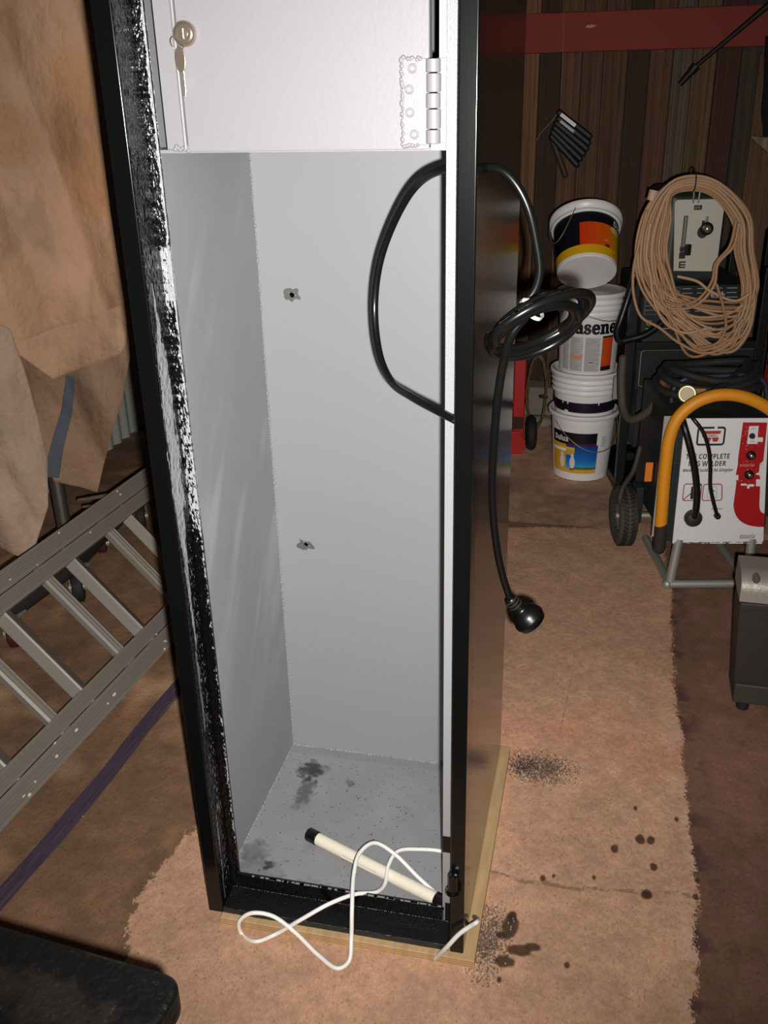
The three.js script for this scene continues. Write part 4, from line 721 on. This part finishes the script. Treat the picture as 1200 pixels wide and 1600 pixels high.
  { const a = q(1082, 808), b = q(1120, 805); mesh('gland', along(lathe([[0, 0], [0.024, 0], [0.0245, 0.012], [0.018, 0.024], [0, 0.026]], 24), V(0, 0, 1)).translate(a.x, a.y, 0), S(0x2b2320, 0.6), panel); mesh('gland', along(lathe([[0, 0], [0.009, 0], [0.008, 0.012], [0, 0.014]], 16), V(0, 0, 1)).translate(b.x, b.y, 0), M.darkRubber, panel); }
  // bail, gauge, strap, torch hose heaped on the lid
  mesh('carry_bar', tube([[1046, 690, -0.16], [1048, 640, -0.16], [1054, 606, -0.16], [1072, 592, -0.16], [1120, 588, -0.16], [1180, 588, -0.16], [1194, 598, -0.16], [1200, 640, -0.16]].map(([x, y, z]) => q(x, y, z)), 0.006, 90, 10), S(0x2a3442, 0.5), g);
  const rg = q(1073, 616, -0.1), reg = mesh('pressure_gauge', along(lathe([[0, 0], [0.022, 0], [0.025, 0.004], [0.025, 0.016], [0.021, 0.019], [0.02, 0.016], [0, 0.016]], 28), V(-0.2, 0.35, 1)).translate(rg.x, rg.y, rg.z), S(0xc9b98a, 0.35, { metalness: 0.6 }), g);
  mesh('gauge_face', along(cyl(0.0195, 0.0195, 0.002, 24), V(-0.2, 0.35, 1)).translate(rg.x - 0.003, rg.y + 0.0055, rg.z + 0.0168), S(0xb9a77c, 0.5), reg);
  mesh('gauge_body', [rod([rg.x, rg.y, rg.z - 0.01], [rg.x + 0.05, rg.y - 0.006, rg.z - 0.02], 0.012), rod([rg.x + 0.02, rg.y, rg.z - 0.02], [rg.x + 0.02, rg.y - 0.05, rg.z - 0.02], 0.01), rbox(rg.x + 0.022, rg.x + 0.055, rg.y - 0.02, rg.y + 0.014, rg.z - 0.016, rg.z - 0.004, 0.004)], S(0xb9945c, 0.45, { metalness: 0.6 }), reg);
  mesh('strap', [bar([[-0.004, 0], [0.018, 0], [0.018, 0.002], [-0.004, 0.002]], q(1040, 650, -0.01), q(1020, 838, 0.0), V(1, 0, 0), V(0, 0.05, 1).normalize())], S(0x9a948a, 0.75), g);
  const oc = q(1014, 738, -0.18); mesh('orange_tag', rbox(oc.x - 0.011, oc.x + 0.011, oc.y - 0.03, oc.y + 0.03, -0.186, -0.18, 0.002), S(0xe0761a, 0.6), g);
  const hose = []; for (let k = 0; k < 3; k++) for (let i = 0; i < 16; i++) { const a = i / 16 * 6.283; hose.push(V(0.115 + (0.15 - k * 0.012) * Math.cos(a), y1 + 0.03 + k * 0.022 + 0.01 * Math.sin(a * 2 + k), -0.22 + (0.11 - k * 0.008) * Math.sin(a))); }
  mesh('torch_hose', tube([...hose, V(0.1, y1 + 0.05, -0.1), V(0.02, y1 + 0.02, -0.06)], 0.011, 300, 10), M.darkRubber, g);
  mesh('torch_hose', tube([[1045, 596, -0.3], [1032, 618, -0.28], [1010, 645, -0.3], [985, 655, -0.34], [974, 640, -0.38], [971, 600, -0.42], [973, 560, -0.45]].map(([x, y, z]) => q(x, y, z)), 0.0125, 120, 12), S(0x4a4036, 0.7), g);
  mesh('hose_joint', rod(q(1040, 585, -0.28), q(1032, 610, -0.28), 0.018), S(0x6a3520, 0.7), g);
  mesh('ground_lead', tube([[1000, 700, -0.3], [990, 735, -0.28], [972, 765, -0.24], [969, 785, -0.22], [980, 790, -0.2]].map(([x, y, z]) => q(x, y, z)), 0.008, 60, 10), S(0x3a322a, 0.7), g);
}
// ------------------------------------------------------------------ upright green welder behind with grey control panel
const UG = thing('arc_welder', 'tall dark green welder with pale grey control panel behind the coil of tan hose', 'welder', onY(1003, 768).toArray(), 0.2);
{
  const g = UG, q = (x, y, z = 0) => loc(g, x, y, z), body = S(0x1d2721, 0.5), frame = S(0x121412, 0.4);
  const L = q(992, 560).x, Rr = 0.33, topY = 1.02, zf = 0.0;
  mesh('casing', rbox(L + 0.02, Rr - 0.02, 0.16, 0.72, -0.4, -0.012, 0.008), body, g);
  mesh('frame_post', [rbox(L - 0.03, L, 0.03, 0.78, -0.03, zf, 0.004), rbox(L - 0.03, L, 0.03, 0.78, -0.4, -0.37, 0.004)], frame, g);
  mesh('frame_post', [rbox(Rr, Rr + 0.03, 0.03, 0.78, -0.03, zf, 0.004), rbox(Rr, Rr + 0.03, 0.03, 0.78, -0.4, -0.37, 0.004)], frame, g);
  for (const y of [0.515, 0.12]) mesh('shelf_bar', rbox(L, Rr, y, y + 0.027, -0.03, 0.004, 0.003), frame, g);
  mesh('base', rbox(L - 0.03, Rr + 0.03, 0.0, 0.035, -0.4, zf, 0.005), frame, g);
  // upper hood and grey panel
  const p0 = q(1050, 420), p1 = q(1136, 306);
  mesh('control_hood', rbox(p0.x - 0.03, p1.x + 0.015, 0.72, topY, -0.3, -0.02, 0.03, 4), S(0x1c2620, 0.45), g);
  const art = canvas(512, 640, (c, w, h) => {
    c.fillStyle = '#c0baac'; c.fillRect(0, 0, w, h);
    c.fillStyle = '#20221f'; c.fillRect(200, 48, 84, 42); c.fillStyle = '#9a9c92'; worn(c, 212, 60, 60, 18, 3);
    c.fillStyle = '#4a4a46'; c.fillRect(104, 140, 46, 340); c.fillStyle = '#7d7c76'; c.fillRect(118, 150, 20, 300); c.fillStyle = '#20221f'; c.fillRect(96, 420, 78, 40);
    c.fillStyle = '#20221f'; c.fillRect(104, 555, 70, 14); c.fillRect(104, 580, 70, 14); c.fillRect(104, 604, 70, 14); c.fillRect(104, 555, 16, 63); c.fillRect(96, 470, 66, 60);
    c.fillStyle = '#20221f'; c.fillRect(300, 186, 30, 36); c.beginPath(); c.arc(318, 290, 56, 0, 7); c.fill();
  });
  const a = q(1055, 424), b = q(1135, 312), ps = new THREE.Shape(), rc = 0.012;
  ps.moveTo(a.x, a.y); ps.lineTo(b.x - 0.002, a.y - 0.004); ps.lineTo(b.x, b.y - rc); ps.quadraticCurveTo(b.x, b.y, b.x - rc, b.y); ps.lineTo(a.x - 0.018 + rc, b.y); ps.quadraticCurveTo(a.x - 0.018, b.y, a.x - 0.018, b.y - rc); ps.closePath();
  const pg = extrude(ps, 0.006, 0.0012); { const p = pg.attributes.position, uv = pg.attributes.uv; for (let i = 0; i < p.count; i++) uv.setXY(i, (p.getX(i) - a.x + 0.018) / (b.x - a.x + 0.018), (p.getY(i) - a.y) / (b.y - a.y)); }
  const panel = mesh('control_panel', pg.translate(0, 0, -0.02), S(0xffffff, 0.6, { map: art }), g);
  const kq = q(1106, 358); const kn = mesh('dial_knob', along(lathe([[0, 0], [0.021, 0], [0.02, 0.008], [0.015, 0.012], [0, 0.012]], 30), V(0, 0, 1)).translate(kq.x, kq.y, -0.014), M.blackPlastic, panel);
  mesh('knob_cap', along(lathe([[0, 0], [0.012, 0], [0.011, 0.008], [0.006, 0.011], [0, 0.0115]], 24), V(0, 0, 1)).translate(kq.x, kq.y, -0.003), M.chrome, kn);
  const sq = q(1078, 372); mesh('scale_lever', rbox(sq.x - 0.009, sq.x + 0.009, sq.y - 0.055, sq.y - 0.02, -0.014, 0.0, 0.003), M.blackPlastic, panel); mesh('switch_tab', rbox(q(1106, 343).x - 0.004, q(1106, 343).x + 0.004, q(1106, 343).y - 0.008, q(1106, 343).y + 0.008, -0.014, -0.006, 0.001), M.steel, panel);
  const hk = q(1085, 300), h2 = q(1093, 300); mesh('lifting_eye', tube([[hk.x, hk.y - 0.03, 0.0], [hk.x, hk.y + 0.012, 0.0], [(hk.x + h2.x) / 2, hk.y + 0.024, 0.0], [h2.x, hk.y + 0.012, 0.0], [h2.x, hk.y - 0.03, 0.0]], 0.0032, 40, 8), M.chrome, g);
  // lower printed panels
  const lower = canvas(512, 256, (c, w, h) => { c.fillStyle = '#141a16'; c.fillRect(0, 0, w, h); c.strokeStyle = '#8d8f80'; c.lineWidth = 3; c.beginPath(); c.roundRect(14, 14, w - 28, h - 28, 16); c.stroke(); });
  const lp = (x0, y0, x1, y1, t, n) => { const A = q(x0, y0), B = q(x1, y1), G = new THREE.BoxGeometry(B.x - A.x, A.y - B.y, 0.003).translate((A.x + B.x) / 2, (A.y + B.y) / 2, -0.009); mesh(n, G, S(0xffffff, 0.5, { map: t }), g); };
  lp(998, 545, 1190, 606, lower, 'lower_panel');
  const rating = canvas(512, 256, (c, w, h) => { c.fillStyle = '#15191a'; c.fillRect(0, 0, w, h); c.strokeStyle = '#77777c'; c.fillStyle = '#8a8a90'; c.lineWidth = 2; for (let i = 0; i < 6; i++) { c.strokeRect(10, 10 + i * 24, 150, 20); for (let k = 0; k < 5; k++) c.fillRect(170 + k * 66, 14 + i * 24, 40 + 14 * hash(i, k), 5); } c.fillStyle = '#b3a13a'; c.font = '40px sans-serif'; c.fillText('O   r O', 20, 210); c.fillRect(20, 226, 320, 4); c.fillStyle = '#a9a9b0'; worn(c, 300, 34, 70, 26, 3); });
  lp(1008, 448, 1178, 520, rating, 'rating_panel');
  // cable hung at its left side
  mesh('supply_lead', tube([[992, 430, 0.02], [980, 470, 0.02], [970, 500, 0.03], [964, 520, 0.03], [968, 532, 0.03], [985, 530, 0.03], [1010, 522, 0.03], [1040, 500, 0.02]].map(([x, y, z]) => q(x, y, z)), 0.012, 90, 10), M.rubber, g);
  mesh('bracket', rbox(L - 0.075, L - 0.045, 0.36, 0.44, 0.04, 0.05, 0.002), S(0x8d8880, 0.6), g);
}
// ------------------------------------------------------------------ coil of tan hose over the welder
{
  const c = loc(UG, 1085, 400, 0.05), w = V(c.x, c.y, c.z).applyAxisAngle(V(0, 1, 0), UG.rotation.y).add(UG.position);
  const g = thing('hose_coil', 'big tan coil of thin hose draped over the grey welder panel', 'hose', w.toArray(), 0.2);
  const q = (x, y, z) => { const p = loc(UG, x, y, z); return V(p.x - c.x, p.y - c.y, p.z - c.z); };
  seed = 4242;
  const mats = [0xb58a66, 0xc49a76, 0xa97d58, 0xb89372].map((h) => S(h, 0.6));
  const N = 26; let k = 0;
  for (let i = 0; i < N; i++) {
    const t = i / (N - 1), e = rr(-1, 1), inner = t;            // each turn: over the top, down both sides, across the bottom
    const top = 274 + inner * 22 + e * 2, lx = 1009 + inner * 30 + rr(-4, 4), rx = 1172 - inner * 20 + rr(-3, 3), low = i % 3 === 0 ? rr(540, 560) : rr(470, 548);
    const bx = rr(1080, 1150), lz = 0.055 + rr(0, 0.05), sw = rr(-14, 14);
    const l = [q(1088, top, lz), q(1052 - inner * 2, top + 8, lz), q(lx + 6, top + 48, lz), q(lx - 12 * (1 - inner), 390, lz + 0.01), q(lx - 4 + inner * 14, 440 + sw, lz + 0.015), q(mix(lx, bx, 0.4) + 6, mix(455, low, 0.62), lz + 0.03), q(bx, low, lz + 0.02 + rr(0, 0.03)), q(mix(bx, rx, 0.75) + 6, mix(low, 470, 0.35), lz + 0.02), q(rx + 10, 455 + sw, lz + 0.01), q(rx + 4 - inner * 6, 390, lz), q(rx - 2, top + 60, lz), q(1126 - inner * 8, top + 12, lz)];
    mesh('hose_turn', tube(l, 0.0046, 90, 6, true), mats[k++ % 4], g);
  }
  // a few loose strands
  const loose = [[[1010, 330], [996, 390], [990, 420], [990, 460], [1002, 495], [1030, 512], [1060, 535], [1100, 552], [1135, 540], [1160, 500]], [[1016, 350], [1010, 400], [1016, 430], [1022, 470], [1040, 505], [1070, 520], [1110, 512]], [[1150, 345], [1140, 385], [1118, 412], [1112, 440], [1090, 468], [1060, 476], [1040, 470]], [[1155, 350], [1146, 385], [1122, 412], [1116, 445], [1092, 474], [1064, 483], [1038, 476], [1030, 450]], [[1060, 432], [1090, 440], [1110, 455], [1150, 470], [1170, 460]], [[1120, 445], [1130, 480], [1134, 510], [1122, 535], [1090, 545]]];
  loose.forEach((l, i) => mesh('hose_turn', tube(l.map(([x, y]) => q(x, y, 0.135 + i * 0.006)), 0.0048, 90, 7), mats[i % 3], g));
  const tie = q(1090, 284, 0.115); mesh('tie_string', new THREE.TorusGeometry(0.034, 0.002, 6, 20).rotateY(1.57).translate(tie.x - 0.006, tie.y, tie.z - 0.03), S(0x2a1c14, 0.8), g);
  const pl = q(1018, 305, 0.07); mesh('hose_end', rod([pl.x, pl.y - 0.015, pl.z], [pl.x + 0.006, pl.y + 0.015, pl.z], 0.014), S(0xc9a58e, 0.6), g);
}
// ------------------------------------------------------------------ grey machine at the right edge
{
  const o = onY(1157, 1108), g = thing('machine_stand', 'grey steel machine stand with rounded bare metal top at the right edge', 'machine', [o.x, 0, o.z], -0.02);
  const q = (x, y, z = 0) => loc(g, x, y, z), a = q(1147, 1090), b = q(1148, 962), c = q(1158, 884);
  const body = S(0x2b2620, 0.6, { bumpMap: rep(lumps, 2, 3), bumpScale: 0.0008 });
  const prof = poly([[0, a.y + 0.004], [0.34, a.y + 0.004], [0.34, b.y + 0.04], [-0.014, b.y + 0.03], [-0.014, b.y]]);
  mesh('stand_body', extrude(prof, 0.1, 0.003).translate(a.x, 0, -0.1), body, g);
  mesh('base_plate', rbox(a.x - 0.004, a.x + 0.35, a.y - 0.006, a.y + 0.045, -0.1, 0.012, 0.004), S(0x3f3a34, 0.6, { metalness: 0.2 }), g);
  const y0 = q(1157, 938, 0.02).y, top = new THREE.Shape();          // outline in depth and height
  top.moveTo(0.02, y0); top.lineTo(0.02, y0 + 0.02); top.quadraticCurveTo(0.018, y0 + 0.052, -0.025, y0 + 0.056); top.lineTo(-0.085, y0 + 0.056); top.lineTo(-0.085, y0); top.closePath();
  const tg = extrude(top, 0.36, 0.002); tg.applyMatrix4(new THREE.Matrix4().makeBasis(V(0, 0, 1), V(0, 1, 0), V(-1, 0, 0))); tg.computeBoundingBox(); tg.translate(q(1156, 930, 0.02).x - tg.boundingBox.min.x, 0, 0);
  const h = q(1183, 908, 0.02); mesh('metal_top', cut(tg, along(cyl(0.0085, 0.0085, 0.15, 20), V(0, 0.1, 1)).translate(h.x, h.y, 0.02)), S(0x9a9086, 0.45, { metalness: 0.3, bumpMap: rep(lumps, 6, 6), bumpScale: 0.0006 }), g);
  for (const x of [a.x + 0.022, a.x + 0.31]) for (const z of [-0.01, -0.08]) mesh('rubber_foot', cyl(0.016, 0.014, a.y, 16).translate(x, a.y / 2 - 0.003, z), M.darkRubber, g);
}
// ------------------------------------------------------------------ far right: work light, tin
{
  const o = onZ(1200, 480, -2.62), g = thing('work_light', 'black framed work light standing behind the welders at the right', 'work light', [o.x, o.y - 0.02, -2.62], 0.1);
  const q = (x, y, z = 0) => loc(g, x, y, z), a = q(1182, 478), b = q(1187, 352), w = 0.26, h = b.y - a.y;
  const ring = new THREE.Shape(); const rr_ = (s, x0, y0, x1, y1, r) => { s.moveTo(x0 + r, y0); s.lineTo(x1 - r, y0); s.quadraticCurveTo(x1, y0, x1, y0 + r); s.lineTo(x1, y1 - r); s.quadraticCurveTo(x1, y1, x1 - r, y1); s.lineTo(x0 + r, y1); s.quadraticCurveTo(x0, y1, x0, y1 - r); s.lineTo(x0, y0 + r); s.quadraticCurveTo(x0, y0, x0 + r, y0); };
  rr_(ring, a.x, a.y, a.x + w, b.y, 0.03); const hl = new THREE.Path(); rr_(hl, a.x + 0.022, a.y + 0.03, a.x + w - 0.022, b.y - 0.03, 0.015); ring.holes.push(hl);
  mesh('lamp_frame', extrude(ring, 0.04, 0.004), M.blackPlastic, g);
  mesh('reflector', rbox(a.x + 0.01, a.x + w - 0.01, a.y + 0.02, b.y - 0.02, -0.06, -0.002, 0.01), S(0x8d8678, 0.3, { metalness: 0.7 }), g);
  mesh('lamp_glass', box(a.x + 0.02, a.x + w - 0.02, a.y + 0.028, b.y - 0.028, 0.01, 0.013), P(0xffffff, 0.1, { transmission: 1, thickness: 0 }), g);
  mesh('lamp_foot', [rbox(a.x + 0.02, a.x + w - 0.02, a.y - 0.03, a.y - 0.004, -0.03, 0.04, 0.004), rod([a.x + w / 2, a.y - 0.01, 0], [a.x + w / 2, -o.y + 0.03, 0], 0.014), rod([a.x, -o.y + 0.035, 0.1], [a.x + w, -o.y + 0.035, -0.1], 0.012), rod([a.x, -o.y + 0.035, -0.1], [a.x + w, -o.y + 0.035, 0.1], 0.012)], M.blackPlastic, g);
  void h;
  const t0 = onZ(1236, 610, -2.05), r = 0.085;
  const pb = thing('drum_stand', 'dark steel box behind the welding machine carrying a red tin', 'box', [t0.x, 0, -2.06], 0);
  const by = onZ(1225, 640, -2.0).y; mesh('box_body', rbox(-0.086, 0.2, 0, by, -0.1, 0.1, 0.006), S(0x241d1a, 0.7), pb);
  const tin = thing('paint_tin', 'tin with red, yellow and dark blue label and white lid at the right edge', 'tin', [t0.x, by, -2.06], 0.2);
  const hh = onZ(1200, 512, -2.06).y - by; mesh('tin_body', lathe([[0, 0], [r, 0], [r, hh - 0.05], [r + 0.004, hh - 0.04], [r + 0.004, hh - 0.02], [r, hh - 0.018], [r, hh], [0, hh]], 44), M.pail, tin);
  const lab = canvas(256, 256, (c, w_, h_) => { c.fillStyle = '#c81e12'; c.fillRect(0, 0, w_, h_); c.fillStyle = '#0e1420'; c.fillRect(0, 0, w_, 84); c.fillStyle = '#e0b020'; c.fillRect(0, 196, w_, 60); });
  wrap(r, r, 1, 0.004, hh - 0.055, -1.7, 1.7, lab, tin);
}
// ------------------------------------------------------------------ things on the plank wall
{
  const zw = RZ0 + 0.012, q = (x, y, dz = 0) => onZ(x, y, zw + dz);
  const o = q(870, 178, 0.04), g = thing('tool_bunch', 'fan of black tool handles with pale lettering hung on the plank wall', 'tools', o.toArray());
  const ends = [[921, 213, 874, 176], [919, 223, 873, 186], [916, 232, 870, 193], [911, 240, 867, 200], [906, 248, 864, 207], [901, 257, 862, 214], [883, 273, 862, 215]];
  ends.forEach(([x1, y1, x0, y0], i) => {
    const A = q(x0, y0, 0.045 - i * 0.004).sub(o), B = q(x1, y1, 0.045 - i * 0.004).sub(o), d = B.clone().sub(A), L = d.length(); d.normalize();
    const m = mesh('tool_handle', new THREE.CapsuleGeometry(0.0125, L, 5, 12).scale(1, 1, 0.6), i === 6 ? S(0x3a2012, 0.6) : S(0x0e100f, 0.55), g);
    m.quaternion.setFromUnitVectors(V(0, 1, 0), d); m.position.copy(A.clone().add(B).multiplyScalar(0.5));
    if (i < 2) { const t = canvas(256, 32, (c, w, h) => { c.fillStyle = i ? '#0e100f' : '#f0ecea'; c.fillRect(0, 0, w, h); c.fillStyle = i ? '#ffffff' : '#8a8686'; worn(c, 14, i ? 8 : 12, 228, i ? 16 : 8, 12); }); const s = mesh('lettering', new THREE.BoxGeometry(L * 0.48, 0.013, 0.001).rotateZ(Math.PI / 2), S(0xffffff, 0.4, { map: t }), m); s.position.set(0.001, -L * 0.2, 0.0078); }
  });
  const s = []; for (const [x, y] of [[862, 190], [845, 208], [838, 220]]) s.push(q(x, y, 0.02).sub(o)); mesh('hanging_wire', tube([q(872, 175, 0.02).sub(o), ...s], 0.0011, 30, 5), M.wire, g);
  const nl = q(846, 190, 0.006).sub(o); mesh('nail', rod([nl.x, nl.y, -0.05], [nl.x + 0.02, nl.y + 0.01, 0.01], 0.002), M.steel, g);
  // long rod with ferrule
  const a = q(1062, 132, 0.02), b = q(1087, 104, 0.03), c = q(1215, -4, 0.07);
  const rodT = thing('long_rod', 'thin dark rod with a thick ferrule slung across the plank wall', 'rod', a.toArray());
  mesh('shaft', rod(b.clone().sub(a), c.clone().sub(a), 0.0075, 0.012), S(0x1c120e, 0.6), rodT);
  mesh('ferrule', [rod([0, 0, 0], b.clone().sub(a), 0.011, 0.016), rod(b.clone().sub(a).multiplyScalar(0.75), b.clone().sub(a).multiplyScalar(1.06), 0.0175, 0.0175)], S(0x1a1a1a, 0.5), rodT);
  const th = mesh('cotton_thread', tube([q(882, -30, 0.075), q(880, 60, 0.075), q(877, 150, 0.07)], 0.0007, 30, 5), S(0xa09488, 0.7)); tag(th, 'fine pale thread hanging down over the red beam', 'thread');
  // leaning board and dark garment at the right edge
  const x0 = onZ(1184, 120, zw + 0.03).x;
  const bd = mesh('leaning_board', rbox(x0, x0 + 0.12, 0.0, onZ(1190, 84, zw + 0.02).y, zw + 0.004, zw + 0.026, 0.003).translate(0, 0, 0), wood(0x74573c, 1, 1)); tag(bd, 'pale raw board standing against the dark planks at the right', 'board');
  const cs = new THREE.Shape(); const L0 = q(1197, 60, 0.06), pz = [[1199, 60], [1196, 130], [1192, 175], [1195, 200], [1195, 214], [1240, 214], [1240, 40]]; pz.forEach(([x, y], i) => { const p = q(x, y, 0.06).sub(L0); i ? cs.lineTo(p.x, p.y) : cs.moveTo(p.x, p.y); });
  const cl = mesh('dark_cloth', extrude(cs, 0.03, 0.008), S(0x0c0a0a, 0.9)); cl.position.copy(L0); tag(cl, 'black cloth hanging in front of the pale board', 'cloth');
  const ws = poly([[0, 0], [0.12, -0.012], [0.12, -0.1]]); const wd = mesh('timber_offcut', extrude(ws, 0.05, 0.002), wood(0xb09a80, 1, 1)); wd.position.copy(q(1170, 212, 0.05)); tag(wd, 'pointed pale timber offcut under the black cloth', 'timber');
}
renderer.render(scene, camera);
